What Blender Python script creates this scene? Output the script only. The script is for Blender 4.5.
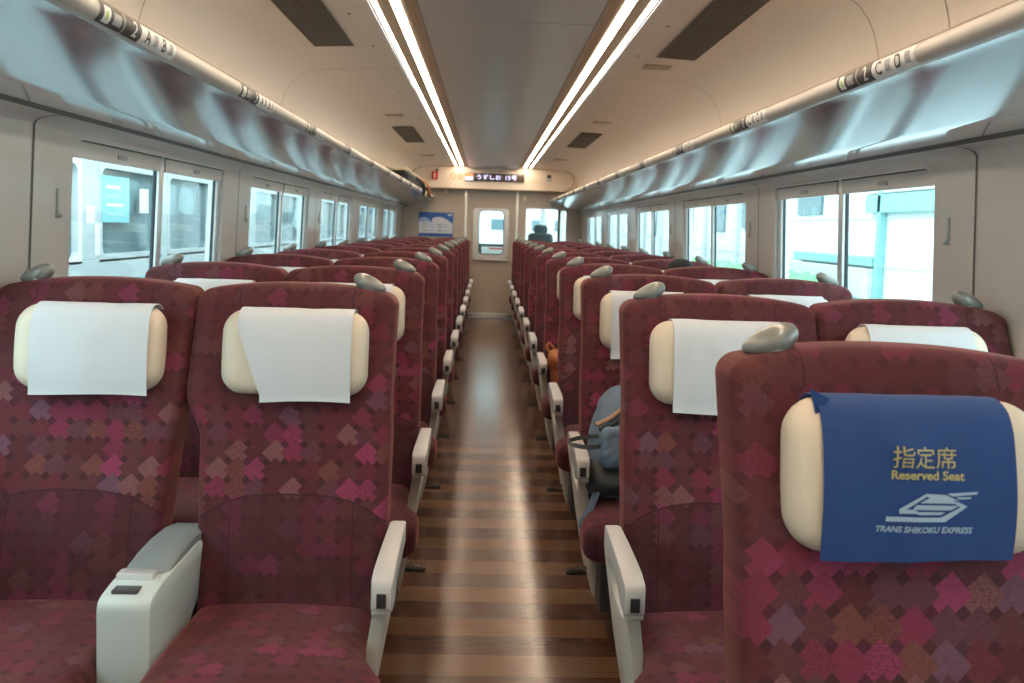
import bpy, bmesh, math, random
from mathutils import Vector, Matrix, noise
from math import sin, cos, pi, radians, sqrt, atan2

random.seed(7)
S = bpy.context.scene
COL = S.collection
for o in list(bpy.data.objects):
    bpy.data.objects.remove(o)

# ------------------------------------------------------------------ camera
F_PX = 855.0
cam_d = bpy.data.cameras.new('camera')
cam = bpy.data.objects.new('camera', cam_d)
COL.objects.link(cam)
S.camera = cam
cam_d.sensor_width = 36.0
cam_d.lens = F_PX / 1024 * 36.0
cam_d.shift_y = -0.0526
cam_d.clip_start = 0.02
cam_d.clip_end = 300
_r = Vector((0.99908368, -0.02915419, 0.03133424))
_u = Vector((-0.02920885, 0.07067279, 0.99707181))
_f = Vector((0.0312833, 0.99707341, -0.06975647))
cam.matrix_world = Matrix(((_r.x, _u.x, -_f.x, -0.067), (_r.y, _u.y, -_f.y, 0.0),
                           (_r.z, _u.z, -_f.z, 1.33), (0, 0, 0, 1)))
cam_d.dof.use_dof = True
cam_d.dof.focus_distance = 2.15
cam_d.dof.aperture_fstop = 6.0

# ------------------------------------------------------------------ world, exposure
W = bpy.data.worlds.new('overcast_sky')
S.world = W
W.use_nodes = True
wn = W.node_tree.nodes
bg = wn['Background']
wtc = wn.new('ShaderNodeTexCoord')
wsep = wn.new('ShaderNodeSeparateXYZ')
W.node_tree.links.new(wtc.outputs['Generated'], wsep.inputs[0])
wrp = wn.new('ShaderNodeValToRGB')
wrp.color_ramp.elements[0].position = 0.0
wrp.color_ramp.elements[0].color = (0.72, 0.85, 0.90, 1)
wrp.color_ramp.elements[1].position = 0.6
wrp.color_ramp.elements[1].color = (0.86, 0.94, 1.0, 1)
W.node_tree.links.new(wsep.outputs['Z'], wrp.inputs[0])
W.node_tree.links.new(wrp.outputs[0], bg.inputs['Color'])
bg.inputs['Strength'].default_value = 2.3
LED_STRENGTH = 11.0
S.view_settings.view_transform = 'Standard'
S.view_settings.look = 'None'
S.view_settings.exposure = 1.50
S.view_settings.gamma = 1.0
S.view_settings.use_curve_mapping = False

# ------------------------------------------------------------------ dimensions
WALL_END = 12.49
WALL_NEAR = -1.9
PITCH = 0.96
TIP0 = 1.70            # front tip of the aisle armrest of the first full row


# ================================================================== materials
def new_mat(name):
    m = bpy.data.materials.new(name)
    m.use_nodes = True
    return m, m.node_tree.nodes, m.node_tree.links, m.node_tree.nodes['Principled BSDF']


def mat(name, col, rough=0.5, metal=0.0, bump=0.0, scale=60, var=0.0, coat=0.0, sheen=0.0, emit=None, es=0.0):
    m, n, l, b = new_mat(name)
    b.inputs['Base Color'].default_value = (*col, 1)
    b.inputs['Roughness'].default_value = rough
    b.inputs['Metallic'].default_value = metal
    b.inputs['Coat Weight'].default_value = coat
    b.inputs['Sheen Weight'].default_value = sheen
    if emit:
        b.inputs['Emission Color'].default_value = (*emit, 1)
        b.inputs['Emission Strength'].default_value = es
    tc = n.new('ShaderNodeTexCoord')
    nz = n.new('ShaderNodeTexNoise')
    nz.inputs['Scale'].default_value = scale
    nz.inputs['Detail'].default_value = 3
    l.new(tc.outputs['Object'], nz.inputs['Vector'])
    if var > 0:
        mx = n.new('ShaderNodeMixRGB')
        mx.inputs[1].default_value = (*[c * (1 - var) for c in col], 1)
        mx.inputs[2].default_value = (*[min(1, c * (1 + var)) for c in col], 1)
        l.new(nz.outputs[0], mx.inputs[0])
        l.new(mx.outputs[0], b.inputs['Base Color'])
    if bump > 0:
        bp = n.new('ShaderNodeBump')
        bp.inputs['Strength'].default_value = bump
        bp.inputs['Distance'].default_value = 0.002
        l.new(nz.outputs[0], bp.inputs['Height'])
        l.new(bp.outputs[0], b.inputs['Normal'])
    return m


class NB:
    """tiny node builder"""
    def __init__(s, nt):
        s.n, s.l = nt.nodes, nt.links

    def _in(s, sock, v):
        if isinstance(v, (int, float)):
            sock.default_value = v
        elif isinstance(v, tuple):
            sock.default_value = v
        else:
            s.l.new(v, sock)

    def math(s, op, a, b=0.0, c=None):
        k = s.n.new('ShaderNodeMath')
        k.operation = op
        s._in(k.inputs[0], a)
        s._in(k.inputs[1], b)
        if c is not None:
            s._in(k.inputs[2], c)
        return k.outputs[0]

    def mix(s, f, a, b, mode='MIX'):
        k = s.n.new('ShaderNodeMixRGB')
        k.blend_type = mode
        s._in(k.inputs[0], f)
        s._in(k.inputs[1], a)
        s._in(k.inputs[2], b)
        return k.outputs[0]

    def ramp(s, f, stops, const=True):
        k = s.n.new('ShaderNodeValToRGB')
        cr = k.color_ramp
        cr.interpolation = 'CONSTANT' if const else 'LINEAR'
        while len(cr.elements) > 1:
            cr.elements.remove(cr.elements[-1])
        cr.elements[0].position = stops[0][0]
        cr.elements[0].color = (*stops[0][1], 1)
        for p, c in stops[1:]:
            e = cr.elements.new(p)
            e.color = (*c, 1)
        s.l.new(f, k.inputs[0])
        return k.outputs[0]

    def comb(s, x, y, z=0.0):
        k = s.n.new('ShaderNodeCombineXYZ')
        s._in(k.inputs[0], x)
        s._in(k.inputs[1], y)
        s._in(k.inputs[2], z)
        return k.outputs[0]


def fabric(name, back=False, side=False):
    """moquette of interlocking four-lobed tiles in wine, magenta, rust and mauve"""
    m, n, l, b = new_mat(name)
    N = NB(m.node_tree)
    uv = n.new('ShaderNodeUVMap')
    uv.uv_map = 'UVMap'
    sp = n.new('ShaderNodeSeparateXYZ')
    l.new(uv.outputs[0], sp.inputs[0])
    oi = n.new('ShaderNodeObjectInfo')
    x = N.math('DIVIDE', sp.outputs[0], 0.0450)
    y = N.math('DIVIDE', sp.outputs[1], 0.0405)
    # seven small tilted squares make one stepped tile, an eighth stays dark between tiles
    I_ = N.math('FLOOR', N.math('ADD', N.math('MULTIPLY', N.math('SUBTRACT', x, y), 2.0), 0.5))
    J_ = N.math('FLOOR', N.math('ADD', N.math('MULTIPLY', N.math('ADD', x, y), 2.0), 0.5))
    Xc = N.math('MULTIPLY', N.math('ADD', I_, J_), 0.25)
    Yc = N.math('MULTIPLY', N.math('SUBTRACT', J_, I_), 0.25)
    fx = N.math('FLOOR', N.math('ADD', Xc, 0.49))
    fy = N.math('FLOOR', N.math('ADD', Yc, 0.49))
    hx = N.math('LESS_THAN', N.math('ABSOLUTE', N.math('SUBTRACT', N.math('FRACT', N.math('ADD', Xc, 0.001)), 0.5)), 0.1)
    hy = N.math('LESS_THAN', N.math('ABSOLUTE', N.math('SUBTRACT', N.math('FRACT', N.math('ADD', Yc, 0.001)), 0.5)), 0.1)
    off = N.math('MULTIPLY', N.math('FLOOR', N.math('MULTIPLY', oi.outputs['Random'], 97.0)), 3.0)
    wn1 = n.new('ShaderNodeTexWhiteNoise')
    wn1.noise_dimensions = '3D'
    l.new(N.comb(N.math('ADD', fx, off), fy, 3.3), wn1.inputs['Vector'])
    pal = [(0.0, (0.068, 0.014, 0.017)), (0.18, (0.098, 0.016, 0.024)), (0.34, (0.082, 0.025, 0.027)),
           (0.48, (0.165, 0.020, 0.050)), (0.62, (0.088, 0.030, 0.042)), (0.72, (0.130, 0.042, 0.032)),
           (0.82, (0.235, 0.032, 0.088)), (0.91, (0.165, 0.068, 0.070)), (0.965, (0.120, 0.055, 0.085))]
    colr = N.ramp(wn1.outputs['Value'], pal)
    base = (0.062, 0.013, 0.017, 1)
    # speckle some of the tiles
    nz = n.new('ShaderNodeTexNoise')
    nz.inputs['Scale'].default_value = 260
    nz.inputs['Detail'].default_value = 1
    l.new(uv.outputs[0], nz.inputs['Vector'])
    wn2 = n.new('ShaderNodeTexWhiteNoise')
    l.new(N.comb(fy, N.math('ADD', fx, off), 9.1), wn2.inputs['Vector'])
    speck = N.math('MULTIPLY', N.math('GREATER_THAN', nz.outputs[0], 0.52), N.math('GREATER_THAN', wn2.outputs['Value'], 0.6))
    colr = N.mix(N.math('MULTIPLY', speck, 0.6), colr, base)
    # small dark squares where four tiles meet
    corner = N.math('MULTIPLY', hx, hy)
    colr = N.mix(N.math('MULTIPLY', corner, 0.75), colr, (0.020, 0.006, 0.009, 1))
    # fine ribbed weave running across the cloth, slightly uneven
    rib = N.math('MULTIPLY', N.math('SINE', N.math('MULTIPLY', sp.outputs[1], 2 * pi / 0.0042)), 0.5)
    nz2 = n.new('ShaderNodeTexNoise')
    nz2.inputs['Scale'].default_value = 130
    nz2.inputs['Detail'].default_value = 2
    l.new(uv.outputs[0], nz2.inputs['Vector'])
    wv_ = N.math('ADD', 0.62, N.math('ADD', N.math('MULTIPLY', rib, 0.16), N.math('MULTIPLY', nz2.outputs[0], 0.55)))
    colr = N.mix(1.0, colr, N.comb(wv_, wv_, wv_), 'MULTIPLY')
    colr = N.mix(0.25, colr, (0.082, 0.022, 0.026, 1))
    if back:
        # the woven design is strongest across the middle of the back and fades to plain wine
        # below the arched seam and up behind the headrest
        v = sp.outputs[1]
        u = sp.outputs[0]
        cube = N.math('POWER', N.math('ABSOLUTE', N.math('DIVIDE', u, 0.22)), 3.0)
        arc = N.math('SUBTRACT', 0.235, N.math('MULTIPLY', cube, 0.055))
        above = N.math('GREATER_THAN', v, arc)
        up = n.new('ShaderNodeMapRange')
        up.inputs['From Min'].default_value = 0.40
        up.inputs['From Max'].default_value = 0.56
        up.inputs['To Min'].default_value = 1.0
        up.inputs['To Max'].default_value = 0.28
        l.new(v, up.inputs['Value'])
        side_ = n.new('ShaderNodeMapRange')
        side_.inputs['From Min'].default_value = 0.19
        side_.inputs['From Max'].default_value = 0.235
        side_.inputs['To Min'].default_value = 1.0
        side_.inputs['To Max'].default_value = 0.35
        l.new(N.math('ABSOLUTE', u), side_.inputs['Value'])
        w = N.math('MULTIPLY', N.math('MULTIPLY', up.outputs[0], side_.outputs[0]), above)
        w = N.math('ADD', w, N.math('MULTIPLY', N.math('SUBTRACT', 1.0, above), 0.30))
        colr = N.mix(w, N.mix(0.40, (0.070, 0.018, 0.021, 1), colr), colr)
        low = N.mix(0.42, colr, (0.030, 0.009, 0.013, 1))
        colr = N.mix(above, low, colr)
        seam1 = N.math('LESS_THAN', N.math('ABSOLUTE', N.math('SUBTRACT', v, arc)), 0.0022)
        seam2 = N.math('LESS_THAN', N.math('ABSOLUTE', N.math('SUBTRACT', N.math('ABSOLUTE', u), 0.145)), 0.0018)
        seam = N.math('MAXIMUM', seam1, N.math('MULTIPLY', seam2, N.math('MAXIMUM', N.math('SUBTRACT', 1.0, above), N.math('GREATER_THAN', v, 0.67))))
        colr = N.mix(N.math('MULTIPLY', seam, 0.7), colr, (0.03, 0.009, 0.012, 1))
    else:
        colr = N.mix(0.38, colr, (0.055, 0.014, 0.020, 1))
    l.new(colr, b.inputs['Base Color'])
    b.inputs['Roughness'].default_value = 0.85
    b.inputs['Specular IOR Level'].default_value = 0.2
    b.inputs['Sheen Weight'].default_value = 0.25
    b.inputs['Sheen Roughness'].default_value = 0.4
    b.inputs['Sheen Tint'].default_value = (1.0, 0.42, 0.34, 1)
    nb = n.new('ShaderNodeTexNoise')
    nb.inputs['Scale'].default_value = 500
    l.new(uv.outputs[0], nb.inputs['Vector'])
    bp = n.new('ShaderNodeBump')
    bp.inputs['Strength'].default_value = 0.25
    bp.inputs['Distance'].default_value = 0.001
    l.new(nb.outputs[0], bp.inputs['Height'])
    l.new(bp.outputs[0], b.inputs['Normal'])
    return m


def floor_mat():
    m, n, l, b = new_mat('vinyl_floor')
    N = NB(m.node_tree)
    tc = n.new('ShaderNodeTexCoord')
    sp = n.new('ShaderNodeSeparateXYZ')
    l.new(tc.outputs['Object'], sp.inputs[0])
    x, y = sp.outputs[0], sp.outputs[1]
    ph = N.math('FRACT', N.math('DIVIDE', N.math('SUBTRACT', y, 2.452), 0.2505))
    light = N.math('LESS_THAN', ph, 0.5)
    # wood-like streaks within bands running across the car
    nz = n.new('ShaderNodeTexNoise')
    nz.inputs['Scale'].default_value = 1.0
    nz.inputs['Detail'].default_value = 4
    l.new(N.comb(N.math('MULTIPLY', x, 6.0), N.math('MULTIPLY', y, 120.0)), nz.inputs['Vector'])
    dark = N.mix(nz.outputs[0], (0.065, 0.026, 0.015, 1), (0.105, 0.044, 0.025, 1))
    # woven zig-zag on the light bands
    zx = N.math('ABSOLUTE', N.math('SUBTRACT', N.math('FRACT', N.math('DIVIDE', x, 0.016)), 0.5))
    zz = N.math('FRACT', N.math('ADD', N.math('DIVIDE', y, 0.0135), zx))
    zig = N.math('LESS_THAN', zz, 0.42)
    lt = N.mix(zig, (0.20, 0.10, 0.05, 1), (0.085, 0.040, 0.024, 1))
    c = N.mix(light, dark, lt)
    l.new(c, b.inputs['Base Color'])
    b.inputs['Roughness'].default_value = 0.23
    b.inputs['Coat Weight'].default_value = 0.12
    b.inputs['Coat Roughness'].default_value = 0.12
    bp = n.new('ShaderNodeBump')
    bp.inputs['Strength'].default_value = 0.15
    bp.inputs['Distance'].default_value = 0.0005
    n3 = n.new('ShaderNodeTexNoise')
    n3.inputs['Scale'].default_value = 260
    l.new(tc.outputs['Object'], n3.inputs['Vector'])
    l.new(n3.outputs[0], bp.inputs['Height'])
    l.new(bp.outputs[0], b.inputs['Normal'])
    return m


def glass_mat(name, tint=(0.86, 0.97, 0.97), refl=0.08):
    m = bpy.data.materials.new(name)
    m.use_nodes = True
    n, l = m.node_tree.nodes, m.node_tree.links
    n.remove(n['Principled BSDF'])
    tr = n.new('ShaderNodeBsdfTransparent')
    tr.inputs[0].default_value = (*tint, 1)
    gl = n.new('ShaderNodeBsdfGlossy')
    gl.inputs['Roughness'].default_value = 0.02
    lw = n.new('ShaderNodeLayerWeight')
    lw.inputs['Blend'].default_value = 0.5
    N = NB(m.node_tree)
    fr = N.math('ADD', 0.03, N.math('MULTIPLY', N.math('POWER', lw.outputs['Facing'], 4.0), 0.45))
    mx = n.new('ShaderNodeMixShader')
    l.new(fr, mx.inputs[0])
    l.new(tr.outputs[0], mx.inputs[1])
    l.new(gl.outputs[0], mx.inputs[2])
    l.new(mx.outputs[0], n['Material Output'].inputs[0])
    return m


M = {}
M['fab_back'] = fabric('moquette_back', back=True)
M['fab_seat'] = fabric('moquette_seat')
M['floor'] = floor_mat()
M['wall'] = mat('wall_laminate', (0.58, 0.535, 0.50), 0.32, 0.0, 0.05, 30, 0.03, coat=0.2)
M['end'] = mat('end_wall_laminate', (0.47, 0.40, 0.335), 0.42, 0, 0.04, 30, 0.05)
M['ceil'] = mat('ceiling_panel', (0.80, 0.68, 0.575), 0.5, 0, 0.02, 20, 0.02)
M['header'] = mat('header_panel', (0.80, 0.69, 0.57), 0.45)
M['cpanel'] = mat('satin_metal_panel', (0.52, 0.49, 0.465), 0.32, 0.55, 0.02, 8, 0.04)
M['rack'] = mat('rack_polished_metal', (0.56, 0.58, 0.60), 0.11, 0.80, 0.0, 12, 0.0)
M['lip'] = mat('rack_lip_aluminium', (0.47, 0.44, 0.40), 0.45, 0.2)
M['alu'] = mat('brushed_aluminium', (0.66, 0.68, 0.68), 0.3, 0.6)
M['white_frame'] = mat('white_window_frame', (0.72, 0.76, 0.76), 0.35)
M['gasket'] = mat('black_rubber', (0.02, 0.035, 0.045), 0.5)
M['seam'] = mat('seam_grey', (0.13, 0.12, 0.11), 0.6)
M['seam_l'] = mat('seam_tan', (0.36, 0.28, 0.21), 0.6)
M['grille'] = mat('grille_dark', (0.15, 0.12, 0.09), 0.55)
M['grille_b'] = mat('grille_backing', (0.035, 0.028, 0.022), 0.8)
M['cream'] = mat('cream_plastic', (0.50, 0.47, 0.41), 0.4, 0, 0.05, 300, 0.02)
M['arm'] = mat('armrest_grey_beige', (0.43, 0.405, 0.39), 0.4, 0, 0.05, 300)
M['leather'] = mat('cream_leatherette', (0.58, 0.49, 0.38), 0.45, 0, 0.12, 240, 0.03)
M['cloth'] = mat('white_nonwoven_cloth', (0.52, 0.53, 0.55), 0.9, 0, 0.35, 240, 0.03)
M['blue'] = mat('blue_cover_cloth', (0.005, 0.036, 0.150), 0.8, 0, 0.3, 420, 0.12, sheen=0.08)
M['gold'] = mat('gold_print', (0.40, 0.33, 0.13), 0.6)
M['silver'] = mat('silver_print', (0.27, 0.36, 0.46), 0.5)
M['handle'] = mat('grab_handle_grey', (0.20, 0.20, 0.18), 0.33, 0.1, coat=0.25)
M['lid'] = mat('console_lid_grey', (0.17, 0.19, 0.195), 0.5, 0, 0.1, 300)
M['console'] = mat('console_pale_plastic', (0.43, 0.47, 0.45), 0.42, 0, 0.05, 300, 0.02)
M['chrome'] = mat('chrome', (0.75, 0.76, 0.76), 0.38, 0.7)
M['black'] = mat('black_plastic', (0.02, 0.02, 0.022), 0.4)
M['dark'] = mat('dark_grey_metal', (0.06, 0.06, 0.062), 0.45, 0.3)
M['shell'] = mat('seat_back_shell', (0.12, 0.11, 0.11), 0.5)
M['led'] = mat('led_diffuser', (0.9, 0.85, 0.75), 0.4, emit=(1.0, 0.80, 0.60), es=LED_STRENGTH)
M['channel'] = mat('light_channel', (0.42, 0.31, 0.21), 0.45)
M['glass'] = glass_mat('window_glass')
M['label_w'] = mat('label_white', (0.72, 0.72, 0.70), 0.5)
M['label_d'] = mat('label_charcoal', (0.055, 0.05, 0.048), 0.5)
M['label_g'] = mat('label_green', (0.35, 0.55, 0.18), 0.5)
M['label_m'] = mat('label_mid_grey', (0.34, 0.34, 0.34), 0.5)
M['red'] = mat('red_plastic', (0.65, 0.03, 0.02), 0.4)
M['ivory'] = mat('ivory_plastic', (0.75, 0.66, 0.46), 0.5)
M['denim'] = mat('blue_grey_nylon', (0.115, 0.165, 0.235), 0.7, 0, 0.3, 500, 0.15)
M['nylon_d'] = mat('charcoal_nylon', (0.035, 0.04, 0.045), 0.7, 0, 0.3, 500, 0.1)
M['tan'] = mat('tan_leather', (0.42, 0.125, 0.035), 0.5, 0, 0.3, 60, 0.25)
M['tan_l'] = mat('tan_webbing', (0.38, 0.24, 0.15), 0.7)
M['hair'] = mat('dark_hair', (0.010, 0.009, 0.009), 0.85, 0, 0.5, 160)
M['skin'] = mat('skin', (0.60, 0.36, 0.25), 0.5)
M['navy'] = mat('navy_jacket', (0.03, 0.04, 0.08), 0.8)


# ================================================================== mesh tools
def tagset(o, label=None, cat=None, group=None, kind=None):
    if label: o['label'] = label
    if cat: o['category'] = cat
    if group: o['group'] = group
    if kind: o['kind'] = kind
    return o


def link(name, me, m=None, parent=None, loc=(0, 0, 0)):
    o = bpy.data.objects.new(name, me)
    COL.objects.link(o)
    if m is not None and not me.materials:
        me.materials.append(m)
    if parent:
        o.parent = parent
    o.location = loc
    return o


def empty(name, loc=(0, 0, 0), **k):
    o = bpy.data.objects.new(name, None)
    o.empty_display_size = 0.1
    COL.objects.link(o)
    o.location = loc
    return tagset(o, **k)


class MB:
    def __init__(s):
        s.v, s.f, s.uv = [], [], {}

    def add(s, vs, fs):
        b = len(s.v)
        s.v += [tuple(v) for v in vs]
        s.f += [tuple(b + i for i in f) for f in fs]
        return b

    def box(s, x0, x1, y0, y1, z0, z1):
        s.add([(x0, y0, z0), (x1, y0, z0), (x1, y1, z0), (x0, y1, z0), (x0, y0, z1), (x1, y0, z1), (x1, y1, z1), (x0, y1, z1)],
              [(0, 3, 2, 1), (4, 5, 6, 7), (0, 1, 5, 4), (1, 2, 6, 5), (2, 3, 7, 6), (3, 0, 4, 7)])
        return s

    def grid(s, rows, closed_u=False, closed_v=False):
        """rows: list of rows of points"""
        nr, nc = len(rows), len(rows[0])
        b = len(s.v)
        for r in rows:
            s.v += [tuple(p) for p in r]
        for i in range(nr if closed_v else nr - 1):
            for j in range(nc if closed_u else nc - 1):
                i2, j2 = (i + 1) % nr, (j + 1) % nc
                s.f.append((b + i * nc + j, b + i * nc + j2, b + i2 * nc + j2, b + i2 * nc + j))
        return b

    def tube(s, pts, r, n=8, caps=True):
        pts = [Vector(p) for p in pts]
        rows = []
        up = Vector((0, 0, 1))
        for i, p in enumerate(pts):
            t = (pts[min(i + 1, len(pts) - 1)] - pts[max(i - 1, 0)]).normalized()
            a = t.cross(up)
            if a.length < 0.05:
                a = t.cross(Vector((0, 1, 0)))
            a.normalize()
            c = t.cross(a)
            rr = r[i] if isinstance(r, (list, tuple)) else r
            rows.append([p + a * rr * cos(2 * pi * k / n) + c * rr * sin(2 * pi * k / n) for k in range(n)])
        b = s.grid(rows, closed_u=True)
        if caps:
            s.f.append(tuple(b + k for k in range(n))[::-1])
            e = b + (len(rows) - 1) * n
            s.f.append(tuple(e + k for k in range(n)))
        return s

    def ellipsoid(s, c, r, nu=16, nv=10, fn=None):
        rows = []
        for i in range(nv + 1):
            th = pi * i / nv
            th = min(max(th, 0.02), pi - 0.02)
            row = []
            for j in range(nu):
                ph = 2 * pi * j / nu
                d = Vector((sin(th) * cos(ph), sin(th) * sin(ph), cos(th)))
                p = Vector((c[0] + d.x * r[0], c[1] + d.y * r[1], c[2] + d.z * r[2]))
                if fn: p = fn(p, d)
                row.append(p)
            rows.append(row)
        b = s.grid(rows, closed_u=True)
        s.f.append(tuple(b + k for k in range(nu))[::-1])
        e = b + nv * nu
        s.f.append(tuple(e + k for k in range(nu)))
        return s

    def mesh(s, name, mirror=False, smooth=True, bevel=0.0, seg=2, uvf=None, sharp=35):
        vs = [(-v[0], v[1], v[2]) for v in s.v] if mirror else s.v
        me = bpy.data.meshes.new(name)
        me.from_pydata(vs, [], s.f)
        me.update()
        bm = bmesh.new()
        bm.from_mesh(me)
        if bevel > 0:
            bmesh.ops.remove_doubles(bm, verts=bm.verts, dist=1e-5)
            bmesh.ops.recalc_face_normals(bm, faces=bm.faces)
            es = [e for e in bm.edges if len(e.link_faces) == 2 and e.calc_face_angle(0) > radians(40)]
            bmesh.ops.bevel(bm, geom=es, offset=bevel, segments=seg, profile=0.6, affect='EDGES', clamp_overlap=True)
        bmesh.ops.recalc_face_normals(bm, faces=bm.faces)
        if uvf:
            lay = bm.loops.layers.uv.new('UVMap')
            for f in bm.faces:
                for lp in f.loops:
                    c = lp.vert.co
                    lp[lay].uv = uvf(Vector((-c.x, c.y, c.z)) if mirror else c)
        bm.to_mesh(me)
        bm.free()
        if smooth:
            me.polygons.foreach_set('use_smooth', [True] * len(me.polygons))
            me.set_sharp_from_angle(angle=radians(sharp))
        return me

    def build(s, name, m, parent=None, loc=(0, 0, 0), **k):
        me = s.mesh(name, **k)
        return link(name, me, m, parent, loc)


def polyplate(outer, holes, thick, fn, name, m, parent=None, bevel=0.0, mirror=False, smooth=False):
    """flat plate with holes (2D fill), mapped into space by fn(u, v, w)"""
    cu = bpy.data.curves.new('tmp', 'CURVE')
    cu.dimensions = '2D'
    cu.fill_mode = 'BOTH'
    for poly in [outer] + holes:
        sp = cu.splines.new('POLY')
        sp.points.add(len(poly) - 1)
        for p, q in zip(sp.points, poly):
            p.co = (q[0], q[1], 0, 1)
        sp.use_cyclic_u = True
    cu.extrude = thick / 2
    if bevel:
        cu.bevel_depth = bevel
        cu.bevel_resolution = 1
        cu.offset = -bevel
    o = bpy.data.objects.new('tmp', cu)
    COL.objects.link(o)
    dg = bpy.context.evaluated_depsgraph_get()
    me = bpy.data.meshes.new_from_object(o.evaluated_get(dg))
    bpy.data.objects.remove(o)
    bpy.data.curves.remove(cu)
    for v in me.vertices:
        p = fn(v.co.x, v.co.y, v.co.z)
        v.co = (-p[0], p[1], p[2]) if mirror else p
    bm = bmesh.new()
    bm.from_mesh(me)
    bmesh.ops.remove_doubles(bm, verts=bm.verts, dist=1e-5)
    bmesh.ops.recalc_face_normals(bm, faces=bm.faces)
    bm.to_mesh(me)
    bm.free()
    me.materials.clear()
    me.name = name
    me.polygons.foreach_set('use_smooth', [smooth] * len(me.polygons))
    if smooth:
        me.set_sharp_from_angle(angle=radians(35))
    return link(name, me, m, parent)


def rrect(x0, x1, y0, y1, r, n=6, r2=None):
    """rounded rectangle polygon; r may be 4 radii (bl, br, tr, tl)"""
    rs = r if isinstance(r, (list, tuple)) else (r, r, r, r)
    out = []
    for (cx, cy, a0), q in zip(((x0, y0, pi), (x1, y0, 1.5 * pi), (x1, y1, 0), (x0, y1, 0.5 * pi)), rs):
        q = max(q, 1e-4)
        ox = cx + (q if cx == x0 else -q)
        oy = cy + (q if cy == y0 else -q)
        for i in range(n + 1):
            a = a0 + 0.5 * pi * i / n
            out.append((ox + q * cos(a), oy + q * sin(a)))
    return out


def edge_samples(half, r, n_mid, n_e=5):
    """sample positions in [-half, half], denser near edges"""
    e = [half - r * (1 - sin(0.5 * pi * i / n_e)) for i in range(n_e + 1)]
    mid = [(-1 + 2 * i / n_mid) * (half - r) for i in range(1, n_mid)]
    return [-q for q in reversed(e)] + mid + e


def pillow(a, b, rc, T, re, nx, nz, warp, mb=None, ex=5):
    """closed cushion: silhouette 2a x 2b with corner radius rc, thickness T, edge rounding re"""
    mb = mb or MB()
    xs, zs = edge_samples(a, max(re, rc * 0.9), nx, ex), edge_samples(b, max(re, rc * 0.9), nz, ex)
    F, B = [], []
    for z in zs:
        rf, rb = [], []
        for x in xs:
            px, pz = a - abs(x), b - abs(z)
            X, Z = x, z
            if px < rc and pz < rc and rc > 0:
                p, q = 1 - px / rc, 1 - pz / rc
                p2, q2 = p * sqrt(max(0, 1 - q * q / 2)), q * sqrt(max(0, 1 - p * p / 2))
                X = math.copysign(a - rc + rc * p2, x)
                Z = math.copysign(b - rc + rc * q2, z)
                e = rc * (1 - min(1, sqrt(p2 * p2 + q2 * q2)))
            else:
                e = min(px, pz)
            h = T / 2
            if e < re:
                h = T / 2 - re + sqrt(max(0, re * re - (re - e) ** 2))
            rf.append(Vector(warp(X, Z, -h)))
            rb.append(Vector(warp(X, Z, h)))
        F.append(rf)
        B.append(rb)
    b0 = mb.grid(F)
    b1 = mb.grid([list(reversed(r)) for r in B])
    nr, nc = len(zs), len(xs)
    for i in range(nr - 1):
        for (j, k) in ((0, nc - 1), (nc - 1, 0)):
            p, q = b0 + i * nc + j, b0 + (i + 1) * nc + j
            p2, q2 = b1 + i * nc + k, b1 + (i + 1) * nc + k
            mb.f.append((p, q, q2, p2))
    for j in range(nc - 1):
        for i in (0, nr - 1):
            p, q = b0 + i * nc + j, b0 + i * nc + j + 1
            p2, q2 = b1 + i * nc + nc - 1 - j, b1 + i * nc + nc - 2 - j
            mb.f.append((p, q, q2, p2))
    return mb


def text_mesh(txt, size, fn, name, m, parent, ext=0.0, align='CENTER', bold=0.0, shear=0.0, sx=1.0):
    cu = bpy.data.curves.new('tmp', 'FONT')
    cu.body = txt
    cu.size = size
    cu.align_x = align
    cu.align_y = 'CENTER'
    cu.offset = bold
    cu.shear = shear
    cu.resolution_u = 3
    o = bpy.data.objects.new('tmp', cu)
    COL.objects.link(o)
    dg = bpy.context.evaluated_depsgraph_get()
    me = bpy.data.meshes.new_from_object(o.evaluated_get(dg))
    bpy.data.objects.remove(o)
    bm = bmesh.new()
    bm.from_mesh(me)
    if bm.verts:          # cut the glyphs finely so they can follow a curved surface
        for ax in (0, 1):
            lo, hi = min(v.co[ax] for v in bm.verts), max(v.co[ax] for v in bm.verts)
            step = size / 9 if ax else size / 5
            q = lo + step
            while q < hi:
                co, no = Vector((0, 0, 0)), Vector((0, 0, 0))
                co[ax], no[ax] = q, 1
                bmesh.ops.bisect_plane(bm, geom=bm.verts[:] + bm.edges[:] + bm.faces[:], dist=1e-6, plane_co=co, plane_no=no)
                q += step
    bm.to_mesh(me)
    bm.free()
    for v in me.vertices:
        v.co = fn(v.co.x * sx, v.co.y)
    me.materials.clear()
    me.name = name
    return link(name, me, m, parent)


ORD = ['first', 'second', 'third', 'fourth', 'fifth', 'sixth', 'seventh', 'eighth', 'ninth', 'tenth', 'eleventh', 'twelfth']


# ================================================================== car shell
def wall_x(z):
    return 1.370 - 0.0414 * z


NWIN = 7
win_y = [(0.67 - 1.93 + 1.935 * k, 0.67 - 1.93 + 1.47 + 1.935 * k) for k in range(NWIN)]
W_Z0, W_Z1 = 0.78, 1.562
SIDES = (('left', -1), ('right', 1))

fl = MB().box(-1.39, 1.39, WALL_NEAR, WALL_END + 0.05, -0.04, 0.0).build('floor', M['floor'], smooth=False)
tagset(fl, kind='structure')

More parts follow.
